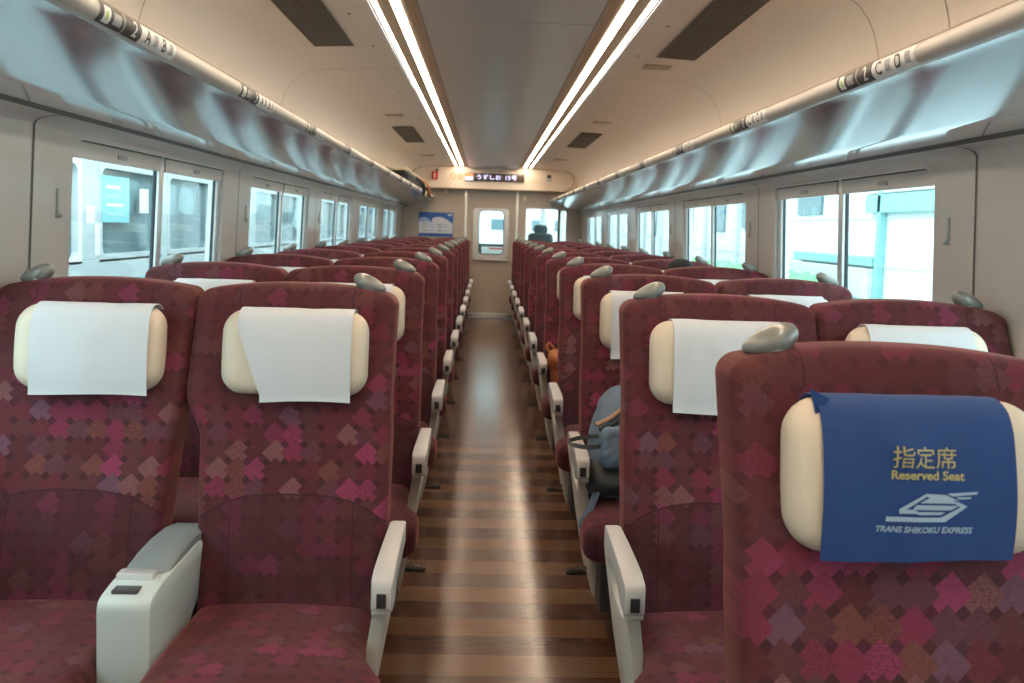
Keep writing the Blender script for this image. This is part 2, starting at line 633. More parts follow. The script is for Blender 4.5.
for side, s in SIDES:
    # planar wall with window openings
    holes = []
    for (a, b) in win_y:
        holes.append(rrect(a, b, W_Z0, W_Z1, (0.05, 0.03, 0.02, 0.075)))
    w = polyplate([(WALL_NEAR, 0.0), (WALL_END, 0.0), (WALL_END, 1.573), (WALL_NEAR, 1.573)], holes, 0.02,
                  lambda u, v, t: (wall_x(v) + 0.01 + t, u, v), 'wall_' + side, M['wall'], mirror=(s < 0))
    tagset(w, kind='structure')
    # curved top of the wall rolling in to the rack
    prof = [(1.3049, 1.572), (1.300, 1.581), (1.290, 1.588), (1.270, 1.594), (1.245, 1.597), (1.222, 1.598)]
    mb = MB()
    mb.grid([[(x, y, z) for (x, z) in prof] for y in (WALL_NEAR, 3, 8, WALL_END)])
    cv = mb.build('wall_cornice', M['wall'], parent=w, mirror=(s < 0))
    # shadow gap under rack
    mb = MB().box(1.2195, 1.226, WALL_NEAR, WALL_END, 1.5955, 1.603)
    mb.build('shadow_gap', M['seam'], parent=w, mirror=(s < 0), smooth=False)
    # pillar seams
    for k in range(NWIN):
        y = win_y[k][0] - 0.225
        if y < 0: continue
        pts = [(wall_x(z) , y, z) for z in (0.02, 0.5, 0.9, 1.2, 1.5)] + [(x, y, z) for x, z in prof]
        mb = MB()
        mb.grid([[(p[0] - 0.0015, y - 0.005, p[2] - (0.001 if i > 4 else 0)), (p[0] - 0.0015, y + 0.005, p[2] - (0.001 if i > 4 else 0))] for i, p in enumerate(pts)])
        mb.build('seam_strip', M['seam'], parent=w, mirror=(s < 0), smooth=False)
    # baseboard with heater cover
    bb = MB().box(1.340, 1.366, WALL_NEAR, WALL_END, 0.0, 0.14).build('baseboard_' + side, M['alu'], mirror=(s < 0), bevel=0.006)
    tagset(bb, kind='structure')

# ---- ceiling
ceil_prof = [(0.552, 2.184), (0.75, 2.178), (0.90, 2.171), (1.00, 2.162), (1.06, 2.150), (1.105, 2.130), (1.145, 2.102), (1.178, 2.062),
             (1.202, 2.012), (1.218, 1.955), (1.227, 1.88), (1.231, 1.78), (1.232, 1.60)]


def ceil_pt(x):
    for (a, za), (b, zb) in zip(ceil_prof, ceil_prof[1:]):
        if a <= x <= b:
            return za + (zb - za) * (x - a) / (b - a)
    return ceil_prof[0][1]


ce = empty('ceiling', kind='structure')
SEAMS = (2.42, 2.86, 4.78, 6.95, 9.35, 11.6)
for s in (-1, 1):
    mb = MB()
    mb.grid([[(x, y, z) for x, z in ceil_prof] for y in (WALL_NEAR, 1, 4, 8, WALL_END)])
    mb.build('side_panel', M['ceil'], parent=ce, mirror=(s < 0))
    # light channel: reflector trough
    mb = MB()
    tr = [(0.552, 2.186), (0.415, 2.192), (0.395, 2.205), (0.372, 2.208), (0.362, 2.19)]
    mb.grid([[(x, y, z) for x, z in tr] for y in (WALL_NEAR, WALL_END)])
    mb.build('light_channel', M['channel'], parent=ce, mirror=(s < 0), smooth=False)
    mb = MB().box(0.351, 0.362, WALL_NEAR, WALL_END - 0.02, 2.166, 2.20)
    mb.build('channel_edge', M['seam_l'], parent=ce, mirror=(s < 0), bevel=0.002)
    # screws
    for (x, y) in ((0.655, 3.58), (0.64, 4.2), (0.655, 5.6), (0.64, 7.0), (0.655, 9.1), (0.93, 2.27)):
        MB().ellipsoid((x, y, ceil_pt(x)), (0.008, 0.008, 0.003), 10, 6).build('screw_head', M['dark'], parent=ce, mirror=(s < 0))
    # transverse joints between the moulded ceiling panels
    for y in SEAMS:
        mb = MB()
        rows = []
        for i, (x, z) in enumerate(ceil_prof):
            (x1, z1), (x2, z2) = ceil_prof[max(0, i - 1)], ceil_prof[min(len(ceil_prof) - 1, i + 1)]
            nx, nz = (z2 - z1), -(x2 - x1)
            L_ = sqrt(nx * nx + nz * nz)
            rows.append([(x + nx / L_ * 0.0015, y - 0.0032, z + nz / L_ * 0.0015), (x + nx / L_ * 0.0015, y + 0.0032, z + nz / L_ * 0.0015)])
        mb.grid(rows)
        mb.build('panel_joint', M['seam_l'], parent=ce, mirror=(s < 0), smooth=False)
# centre panels, one plate per bay with visible joints
for i in range(8):
    y0 = WALL_NEAR + i * 1.82
    y1 = min(y0 + 1.817, WALL_END - 0.02)
    if y1 <= y0: break
    MB().box(-0.352, 0.352, y0, y1, 2.168, 2.185).build('centre_panel', M['cpanel'], parent=ce, bevel=0.002, seg=1)
mb = MB().box(-0.56, 0.56, WALL_NEAR, WALL_END, 2.26, 2.28)
mb.build('roof_liner', M['dark'], parent=ce, smooth=False)

# ---- vents in the ceiling
for side, s in SIDES:
    for k, (ya, yb) in enumerate(((2.80, 4.18), (7.48, 8.84))):
        v = empty('ceiling_vent', (s * 0.82, (ya + yb) / 2, 2.15), kind='structure')
        L = (yb - ya) / 2
        slope = -0.028 / 0.15

        def P(x, y, d): return (x, y, (ceil_pt(0.82 + x) - 2.15) - d)
        mb = MB()
        xs = [-0.092, -0.05, 0, 0.05, 0.092]
        mb.grid([[P(x, y, 0.002) for x in xs] for y in (-L, L)])
        mb.build('backing', M['grille_b'], parent=v, mirror=(s < 0))
        mb = MB()
        n = int(2 * L / 0.022)
        for i in range(n):
            y = -L + 0.006 + i * (2 * L - 0.012) / (n - 1)
            for xa, xb in zip(xs, xs[1:]):
                a0, b0 = P(xa, y, 0), P(xb, y, 0)
                mb.add([(a0[0], y - .0045, a0[2] - .003), (b0[0], y - .0045, b0[2] - .003), (b0[0], y + .0045, b0[2] - .006), (a0[0], y + .0045, a0[2] - .006)], [(0, 1, 2, 3)])
        for x in [-0.092 + 0.0153 * i for i in range(13)]:
            p = P(x, 0, 0.0065)
            mb.box(x - .0022, x + .0022, -L, L, p[2] - .0008, p[2] + .002)
        g = mb.build('grille_slats', M['grille'], parent=v, mirror=(s < 0), smooth=False)
        g['kind'] = 'stuff'
    for (xa, xb, y) in ((0.71, 0.85, 4.43), (0.74, 0.88, 6.74), (0.73, 0.90, 10.48)):
        if s < 0 and y == 4.43: continue
        mb = MB().box(xa, xb, y - 0.055, y + 0.055, ceil_pt((xa + xb) / 2) - 0.006, ceil_pt((xa + xb) / 2) + 0.01)
        o = mb.build('ceiling_slot', M['channel'], mirror=(s < 0), bevel=0.003)
        o.parent = ce

# ---- LED strips
for side, s in SIDES:
    t = empty('ceiling_light', (s * 0.49, 5.3, 2.2), label='long twin strip ceiling light along the %s edge of the grey ceiling panel' % side,
              cat='ceiling light', group='ceiling strip lights')
    for (xa, xb, z) in ((0.521 - 0.49, 0.541 - 0.49, 2.1845), (0.430 - 0.49, 0.468 - 0.49, 2.188)):
        mb = MB()
        y = WALL_NEAR + 0.05
        mb.box(xa, xb, y - 5.3, WALL_END - 0.24 - 5.3, z - 2.2, z + 0.008 - 2.2)
        mb.build('diffuser', M['led'], parent=t, mirror=(s < 0), bevel=0.003)

# ---- luggage racks
lip_c = (0.848, 1.727)
for side, s in SIDES:
    rk = empty('luggage_rack', (s * 1.0, WALL_END / 2, 1.66), kind='structure')
    yc = WALL_END / 2
    und = [(1.226, 1.604), (1.222, 1.602), (1.115, 1.616), (1.107, 1.6175), (1.099, 1.6200), (1.091, 1.6230), (0.890, 1.6985), (0.862, 1.706)]
    top = [(0.85, 1.735), (0.9, 1.732), (1.225, 1.725)]
    segs = [(WALL_NEAR, 0.9), (0.9, 3.75), (3.75, 6.6), (6.6, 9.5), (9.5, WALL_END)]
    for (a, b) in segs:
        mb = MB()
        mb.grid([[(x - 1.0, y - yc, z - 1.66) for x, z in und + top] for y in (a + 0.0015, b - 0.0015)])
        mb.build('rack_panel', M['rack'], parent=rk, mirror=(s < 0), sharp=12)
    mb = MB()
    rows = []
    for y in (WALL_NEAR, WALL_END):
        rows.append([(lip_c[0] - 1 + 0.025 * cos(a), y - yc, lip_c[1] - 1.66 + 0.025 * sin(a)) for a in [2 * pi * i / 24 for i in range(24)]])
    mb.grid(rows, closed_u=True)
    mb.build('rack_lip', M['lip'], parent=rk, mirror=(s < 0))
    mb = MB()
    mb.box(-0.155, -0.149, WALL_NEAR - yc, WALL_END - yc, 0.088, 0.0955)
    mb.box(-0.170, -0.166, WALL_NEAR - yc, WALL_END - yc, 0.080, 0.0885)
    mb.build('lip_ridge', M['seam_l'], parent=rk, mirror=(s < 0), smooth=False)


# ---- seat number labels on the rack lips
def label_fn(s, y0, sgn):
    R = 0.0258

    def f(u, v, d=0.0):
        # u along the car, v up the lip (0 centre); centre angle faces aisle & slightly down
        a = pi + 0.22 - v / R
        return Vector((s * (lip_c[0] + (R + d) * cos(a)), y0 + sgn * u, lip_c[1] + (R + d) * sin(a)))
    return f


def patch(f, u0, u1, v0, v1, d, name, m, parent, tilt=0.0):
    mb = MB()
    nv = 6
    mb.grid([[f(u0 + (u1 - u0) * i / 4 + tilt * (v0 + (v1 - v0) * j / nv), v0 + (v1 - v0) * j / nv, d) for i in range(5)] for j in range(nv + 1)])
    return mb.build(name, m, parent=parent)


for side, s in SIDES:
    for k in range(11):
        if s < 0:
            y0, sg = 1.70 + 0.955 * k, 1
        else:
            y0, sg = 2.21 + 0.975 * k, -1
        num = str(k + 2)
        letters = ('A', 'B') if s < 0 else ('C', 'D')
        lb = empty('seat_number_plate', (s * 0.82, y0 + sg * 0.2, 1.725),
                   label='%s seat number plate from the camera, edge of the %s luggage rack' % (ORD[k], side),
                   cat='label', group='row number labels on the luggage racks')
        f0 = label_fn(s, y0, sg)
        org = Vector(lb.location)
        f = lambda u, v, d=0.0: f0(u, v, d) - org
        patch(f, 0.0, 0.112, -0.023, 0.023, 0.0002, 'dark_tile', M['label_d'], lb)
        patch(f, 0.118, 0.205, -0.023, 0.023, 0.0002, 'dark_tile', M['label_d'], lb)
        patch(f, 0.200, 0.400, -0.023, 0.023, 0.00026, 'white_tile', M['label_w'], lb)
        if k < 6:
            patch(f, 0.018, 0.048, -0.017, 0.017, 0.0008, 'pictogram', M['label_w'], lb)
            patch(f, 0.026, 0.038, -0.010, 0.008, 0.0012, 'pictogram', M['label_g'], lb)
            patch(f, 0.062, 0.098, -0.012, 0.012, 0.0008, 'pictogram', M['label_m'], lb)
            patch(f, 0.268, 0.293, -0.012, 0.014, 0.0012, 'pictogram', M['label_m'], lb)
            patch(f, 0.360, 0.384, -0.012, 0.014, 0.0012, 'pictogram', M['label_m'], lb)
            g = lambda cu: (lambda x, y: f(cu + x, y, 0.0016))
            text_mesh(num, 0.046, g(0.165), 'numeral', M['label_w'], lb, bold=0.0006)
            text_mesh(letters[0], 0.042, g(0.236), 'letter', M['label_d'], lb, bold=0.0008)
            text_mesh(letters[1], 0.042, g(0.328), 'letter', M['label_d'], lb, bold=0.0008)

# ---- windows
wi = 0
for side, s in SIDES:
    for k, (a, b) in enumerate(win_y):
        wi += 1
        yc = (a + b) / 2
        t = empty('window_%d' % wi, (s * 1.33, yc, W_Z0), kind='structure')
        X0 = 1.33
        PD = 0.022

        def fw(u, v, w_, base=0.0):
            return (wall_x(v + W_Z0) + base + w_ - X0, u, v)
        L = (b - a) / 2
        H = W_Z1 - W_Z0
        # deep reveal ring
        polyplate(rrect(-L - 0.003, L + 0.003, -0.003, H + 0.003, (0.05, 0.03, 0.02, 0.075)), [rrect(-L + 0.004, L - 0.004, 0.004, H - 0.004, (0.046, 0.026, 0.016, 0.071))], 0.07,
                  lambda u, v, w_: fw(u, v, w_, 0.037), 'window_reveal', M['white_frame'], t, mirror=(s < 0))
        # panes and gaskets either side of the mullion
        ym = -L + 0.735
        for (p0, p1) in ((-L + 0.006, ym - 0.024), (ym + 0.024, L - 0.05)):
            polyplate(rrect(p0, p1, 0.006, H - 0.006, 0.03), [rrect(p0 + 0.006, p1 - 0.006, 0.012, H - 0.012, 0.03)], 0.010,
                      lambda u, v, w_: fw(u, v, w_, PD + 0.008), 'pane_gasket', M['gasket'], t, mirror=(s < 0))
            polyplate(rrect(p0 + 0.008, p1 - 0.008, 0.012, H - 0.012, 0.03), [], 0.004,
                      lambda u, v, w_: fw(u, v, w_, PD + 0.012), 'window_pane', M['glass'], t, mirror=(s < 0))
        mb = MB()
        xa, xb = wall_x(W_Z0) - X0, wall_x(W_Z1) - X0
        mb.add([(xa + 0.012, ym - .022, 0.004), (xa + 0.012, ym + .022, 0.004), (xa + PD + 0.01, ym + .022, 0.004), (xa + PD + 0.01, ym - .022, 0.004),
                (xb + 0.012, ym - .022, H - .004), (xb + 0.012, ym + .022, H - .004), (xb + PD + 0.01, ym + .022, H - .004), (xb + PD + 0.01, ym - .022, H - .004)],
               [(0, 3, 2, 1), (4, 5, 6, 7), (0, 1, 5, 4), (1, 2, 6, 5), (2, 3, 7, 6), (3, 0, 4, 7)])
        mb.build('mullion', M['alu'], parent=t, mirror=(s < 0), bevel=0.004)
        # far-end blind guide rails
        for (q0, q1, mm) in ((L - 0.05, L - 0.028, 'white_frame'), (L - 0.022, L - 0.006, 'alu')):
            mb = MB()
            mb.add([(xa + 0.015, q0, 0.004), (xa + 0.015, q1, 0.004), (xa + PD + 0.01, q1, 0.004), (xa + PD + 0.01, q0, 0.004),
                    (xb + 0.015, q0, H - .004), (xb + 0.015, q1, H - .004), (xb + PD + 0.01, q1, H - .004), (xb + PD + 0.01, q0, H - .004)],
                   [(0, 3, 2, 1), (4, 5, 6, 7), (0, 1, 5, 4), (1, 2, 6, 5), (2, 3, 7, 6), (3, 0, 4, 7)])
            mb.build('guide_rail', M[mm], parent=t, mirror=(s < 0), bevel=0.002)
        # roller blinds, drawn up, one per pane, with a pull tab
        for (p0, p1, r0) in ((-L + 0.012, ym - 0.024, 0.05), (ym + 0.024, L - 0.01, 0.012)):
            bl = polyplate(rrect(p0, p1, H - 0.060, H - 0.006, (0.004, 0.004, 0.006, r0)), [], 0.022,
                           lambda u, v, w_: fw(u, v, w_ * 0.6, 0.014), 'roller_blind', M['wall'], t, mirror=(s < 0))
            c = (p0 + p1) / 2
            polyplate(rrect(c - 0.035, c + 0.035, H - 0.045, H - 0.029, 0.003), [], 0.004,
                      lambda u, v, w_: fw(u, v, w_, 0.006), 'pull_tab', M['label_m'], bl, mirror=(s < 0))
            polyplate(rrect(p0, p1, H - 0.010, H - 0.002, 0.002), [], 0.02,
                      lambda u, v, w_: fw(u, v, w_, 0.014), 'blind_slot', M['seam'], bl, mirror=(s < 0))
        # sill
        MB().box(-0.005, 0.07, -L, L, -0.012, 0.004).build('window_sill', M['white_frame'], parent=t, mirror=(s < 0), bevel=0.004)

# ---- coat hooks on the pillars
for side, s in SIDES:
    for k in range(NWIN):
        for dy, zz in ((-0.085, 1.36),):
            y = win_y[k][0] + dy
            if y < 1.5: continue
            mb = MB()
            x = wall_x(1.36)
            mb.box(-0.006, 0.002, -0.006, 0.006, -0.042, 0.042)
            mb.tube([(-0.004, 0, -0.025), (-0.010, 0, -0.036), (-0.016, 0, -0.036)], 0.0042, 8)
            o = mb.build('coat_hook', M['console'], mirror=(s < 0), bevel=0.0, loc=(s * x, y, 1.36))
            tagset(o, 'small pale coat hook on the pillar before the %s window along the %s wall' % (ORD[k - 1] if k > 0 else 'nearest', side), 'hook', 'coat hooks on the window pillars')

# ---- end wall with door and corridor window
sec = [(-1.40, 0), (1.40, 0), (1.40, 2.27), (-1.40, 2.27)]
end_fn = lambda u, v, w_: (u, WALL_END + 0.02 + w_, v)
ew = polyplate(sec, [rrect(-0.372, 0.352, 0.001, 1.93, 0.002), rrect(0.500, 0.965, 0.98, 1.615, 0.03), rrect(1.00, 1.085, 0.98, 1.60, 0.03)], 0.04, end_fn, 'wall_far', M['end'])
tagset(ew, kind='structure')
MB().box(-0.40, -0.366, WALL_END - 0.02, WALL_END + 0.03, 0, 1.92).build('door_post', M['alu'], parent=ew, bevel=0.003)
MB().box(0.346, 0.382, WALL_END - 0.02, WALL_END + 0.03, 0, 1.92).build('door_post', M['alu'], parent=ew, bevel=0.003)
MB().box(0.966, 0.998, WALL_END - 0.02, WALL_END + 0.03, 0.98, 1.61).build('window_post', M['dark'], parent=ew, bevel=0.003)
polyplate(rrect(0.485, 0.98, 0.965, 1.63, 0.035), [rrect(0.503, 0.962, 0.983, 1.612, 0.03)], 0.05, end_fn, 'window_frame', M['label_w'], ew)
MB().box(0.50, 0.966, WALL_END + 0.01, WALL_END + 0.016, 0.98, 1.615).build('window_pane', M['glass'], parent=ew)
MB().box(1.0, 1.085, WALL_END + 0.01, WALL_END + 0.016, 0.98, 1.60).build('window_pane', M['glass'], parent=ew)
bb = MB().box(-1.34, -0.40, WALL_END - 0.018, WALL_END, 0, 0.10)
bb.box(0.382, 1.34, WALL_END - 0.018, WALL_END, 0, 0.10)
tagset(bb.build('baseboard_far', M['end'], bevel=0.004), kind='structure')
dr = empty('door_1', (-0.01, WALL_END + 0.04, 0), kind='structure')
polyplate(rrect(-0.36, 0.36, 0.012, 1.925, 0.004), [rrect(-0.175, 0.190, 0.925, 1.575, 0.05)], 0.03, lambda u, v, w_: (u, w_ - 0.01, v), 'door_leaf', M['end'], dr)
polyplate(rrect(-0.264, 0.258, 0.87, 1.60, 0.05), [rrect(-0.175, 0.190, 0.925, 1.575, 0.06)], 0.03, lambda u, v, w_: (u, w_ - 0.035, v), 'window_frame', M['alu'], dr, bevel=0.004)
polyplate(rrect(-0.185, 0.205, 0.91, 1.59, 0.06), [rrect(-0.165, 0.180, 0.937, 1.565, 0.06)], 0.012, lambda u, v, w_: (u, w_ - 0.03, v), 'window_gasket', M['gasket'], dr)
MB().box(-0.19, 0.23, -0.02, -0.015, 0.88, 1.58).build('window_pane', M['glass'], parent=dr)
MB().box(-0.27, 0.265, -0.065, -0.045, 0.845, 0.868).build('sill_rail', M['label_w'], parent=dr, bevel=0.003)
MB().box(-0.36, 0.36, -0.05, -0.03, 0.012, 0.075).build('kick_plate', M['alu'], parent=dr, bevel=0.003)
for z in (0.95,):
    pass
# near end wall behind the photographer
nw = polyplate(sec, [], 0.04, lambda u, v, w_: (u, WALL_NEAR - 0.02 + w_, v), 'wall_near', M['end'])
tagset(nw, kind='structure')

# header beam above the door
HY0 = WALL_END - 0.20
hsec = [(-1.225, 1.875), (1.225, 1.875)] + [(x, z) for x, z in reversed(ceil_prof[:-3])] + [(-x, z) for x, z in ceil_prof[:-3]]
hd = polyplate(hsec, [], 0.20, lambda u, v, w_: (u, HY0 + 0.10 + w_, v), 'trim_1', M['header'])
tagset(hd, kind='structure')
MB().box(-0.95, 0.95, HY0 - 0.004, HY0 + 0.19, 1.862, 1.875).build('beam_edge', M['seam_l'], parent=hd, bevel=0.002)
MB().box(-0.93, 0.93, HY0 - 0.003, HY0 + 0.01, 2.172, 2.182).build('beam_line', M['seam_l'], parent=hd, bevel=0.002)
for s in (-1, 1):
    mb = MB()
    mb.tube([(s * (1.03 + 0.13 * sin(pi * i / 12)), HY0 - 0.004, 2.02 - 0.13 * cos(pi * i / 12)) for i in range(13)], 0.006, 6)
    mb.build('beam_corner_line', M['seam_l'], parent=hd)

# display
dsp = empty('destination_display', (0.06, HY0 - 0.01, 2.035), label='dark dot-matrix display with white lettering on the beam above the door', cat='display')
M['disp'] = mat('display_black', (0.07, 0.045, 0.035), 0.25)
M['disp_w'] = mat('display_white_led', (0.5, 0.5, 0.7), 0.5, emit=(0.62, 0.62, 1.0), es=0.75)
M['disp_o'] = mat('display_orange', (0.6, 0.1, 0.03), 0.5, emit=(1.0, 0.28, 0.10), es=0.5)
M['disp_p'] = mat('display_pale', (0.6, 0.6, 0.9), 0.5, emit=(0.65, 0.68, 1.0), es=0.5)
MB().box(-0.46, 0.385, -0.012, 0.008, -0.055, 0.055).build('screen', M['disp'], parent=dsp, bevel=0.003)
MB().box(-0.455, -0.345, -0.016, -0.010, 0.008, 0.046).build('orange_sign', M['disp_o'], parent=dsp, bevel=0.002)
MB().box(-0.455, -0.345, -0.016, -0.010, -0.046, 0.002).build('pale_sign', M['disp_p'], parent=dsp, bevel=0.002)
text_mesh('うずしお  15号', 0.080, lambda x, y: Vector((x - 0.03 + 0.02, -0.0145, y - 0.002)), 'display_lettering', M['disp_w'], dsp, bold=0.0004, sx=1.12)
for i, x in enumerate((-0.53, -0.43)):
    t = empty('warning_lamp', (x - 0.07 + 0.03, HY0 - 0.004, 2.045), label='round orange pictogram lamp, %s of the pair left of the display' % ('left one' if i == 0 else 'right one'), cat='indicator', group='orange pictogram lamps')
    mb = MB()
    rows = []
    for q in range(25):
        a = 2 * pi * q / 24
        rows.append([(r * cos(a), y, r * sin(a)) for r, y in ((0.030, 0.002), (0.030, -0.006), (0.042, -0.006), (0.042, 0.002))])
    mb.grid(rows)
    mb.build('ring', M['disp_o'], parent=t)
    MB().box(-0.008, 0.008, -0.008, 0.0, -0.022, 0.022).build('pictogram', M['label_w'], parent=t)
    MB().box(-0.022, 0.022, -0.006, 0.0, -0.005, 0.005).build('pictogram_bar', M['disp_o'], parent=t)
t = empty('emergency_button', (-0.83, HY0 - 0.002, 2.045), label='red emergency call box on the beam at the left above the far luggage rack', cat='alarm')
MB().box(-0.045, 0.045, -0.03, 0.002, -0.06, 0.05).build('housing', M['red'], parent=t, bevel=0.006)
MB().box(-0.012, 0.012, -0.034, -0.028, -0.04, 0.03).build('sticker', M['label_w'], parent=t)
MB().box(0.01, 0.05, -0.02, 0.002, 0.055, 0.085).build('knob', M['dark'], parent=t, bevel=0.004)
t = empty('wall_switch', (0.80, HY0 - 0.002, 2.055), label='small dark sensor switch plate on the beam right of the display', cat='switch')
MB().box(-0.032, 0.032, -0.012, 0.002, -0.05, 0.05).build('plate', M['label_m'], parent=t, bevel=0.004)
MB().box(-0.022, 0.022, -0.016, -0.008, 0.0, 0.04).build('sensor_window', M['black'], parent=t)
MB().box(-0.016, 0.016, -0.016, -0.008, -0.04, -0.012).build('button', M['label_w'], parent=t)
o = MB().box(-0.022, 0.022, -0.025, 0.0, -0.035, 0.035).build('wall_sensor', M['ivory'], bevel=0.005, loc=(0.465, WALL_END, 1.755))
tagset(o, 'small ivory plastic box on the end wall right of the door', 'sensor')
for i, x in enumerate((-0.675, -0.615)):
    o = MB().box(-0.02, 0.02, -0.004, 0.0, -0.035, 0.035).build('notice_sticker', M['label_m'] if i else M['ivory'], loc=(x, WALL_END, 1.835))
    tagset(o, 'tiny %s sticker of the pair above the poster' % ('left pale' if i == 0 else 'right grey'), 'sticker')

# poster on the end wall
ps = empty('poster', (-0.805, WALL_END - 0.003, 1.345), label='blue and white printed poster on the end wall left of the door', cat='poster')
M['p_blue'] = mat('poster_blue', (0.03, 0.12, 0.42), 0.4)
M['p_white'] = mat('poster_white', (0.62, 0.66, 0.74), 0.4)
M['p_pale'] = mat('poster_pale_blue', (0.30, 0.45, 0.68), 0.4)
MB().box(-0.255, 0.245, -0.004, 0.0, -0.175, 0.175).build('poster_sheet', M['p_blue'], parent=ps)
MB().box(-0.250, 0.235, -0.006, -0.003, -0.128, 0.03).build('text_panel', M['p_white'], parent=ps)
for c0, c1, h in ((-0.25, -0.07, 0.09), (-0.06, 0.20, 0.08)):
    mb = MB()
    n = 14
    mb.grid([[(c0 + (c1 - c0) * i / n, -0.0055, 0.025), (c0 + (c1 - c0) * i / n, -0.0055, 0.03 + h * sin(pi * (0.25 + 0.7 * i / n)) * (1 if c0 > -0.2 else 0.8))] for i in range(n + 1)])
    mb.build('pale_wave', M['p_white'] if c0 > -0.2 else M['p_pale'], parent=ps, smooth=False)
for c in (-0.20, 0.02):
    for zz in (0.0, -0.035, -0.09):
        MB().box(c, c + 0.06, -0.0075, -0.005, zz - 0.009, zz + 0.009).build('print_line', M['label_m'], parent=ps)
        MB().box(c + 0.07, c + 0.17, -0.0075, -0.005, zz - 0.004, zz + 0.004).build('print_line', M['p_pale'], parent=ps)
MB().box(0.165, 0.225, -0.0075, -0.005, 0.13, 0.155).build('emblem', M['p_white'], parent=ps)

# ================================================================== seats
def row_y(k):
    return TIP0 + PITCH * k + (-0.02 if k == -1 else 0.0)


A_SEAT, W_SEAT = 0.535, 1.040    # headrest centres measured from the aisle


def back_front(z):               # y of the front of the back at height z, from armrest tip
    return 0.24 + 0.29 * (z - 0.44) / 0.725


def head_front(z):         # the headrest stands more upright than the back
    return back_front(1.005) + 0.012 + 0.12 * (z - 1.005)


# widths (aisle-side edge, window-side edge) for the aisle seat and window seat, as function of height
def back_edges(kind, z):
    t = (z - 0.40) / 0.765
    st = min(1, max(0, (t - 0.52) / 0.14))
    k = 0.52 * min(1, t / 0.56) + 0.48 * st * st * (3 - 2 * st)
    if kind == 'aisle':
        return 0.284 + (0.296 - 0.284) * k, 0.712 + (0.806 - 0.712) * k
    return 0.822 + (0.811 - 0.822) * k, 1.225 + (1.320 - 1.225) * k


BZ0, BZ1 = 0.37, 1.168


def back_warp(kind):
    def w(x, z, h):
        zz = BZ0 + (z + 0.5 * (BZ1 - BZ0))
        t = (zz - BZ0) / (BZ1 - BZ0)
        e0, e1 = back_edges(kind, zz)
        u = x / 0.25
        X = (e0 + e1) / 2 + u * (e1 - e0) / 2
        # arched top dropping toward the outer edges
        drop = 0.023 * abs(u) ** 2.2 + (0.005 * max(0, -u if kind == 'aisle' else u) ** 3)
        zf = zz - drop * t ** 4
        # wings: sides wrap slightly forward round the head
        wing = 0.028 * max(0, abs(u) - 0.5) ** 1.5 * (1 if 0.3 < t else t / 0.3)
        lum = 0.016 * math.exp(-((zf - 0.58) / 0.10) ** 2) * max(0, 1 - (abs(u) / 0.75) ** 4)
        Y = back_front(zf) + 0.055 + h - (wing + lum if h < 0 else 0)
        return (X, Y, zf)
    return w


def back_uv(kind):
    c = A_SEAT - 0.03 if kind == 'aisle' else W_SEAT - 0.03

    def f(p):
        e0, e1 = back_edges(kind, p.z)
        cx = (e0 + e1) / 2
        return (p.x - cx, p.z - 0.44 + 0.0)
    return f


BACK, HEAD, CUSH = {}, {}, {}


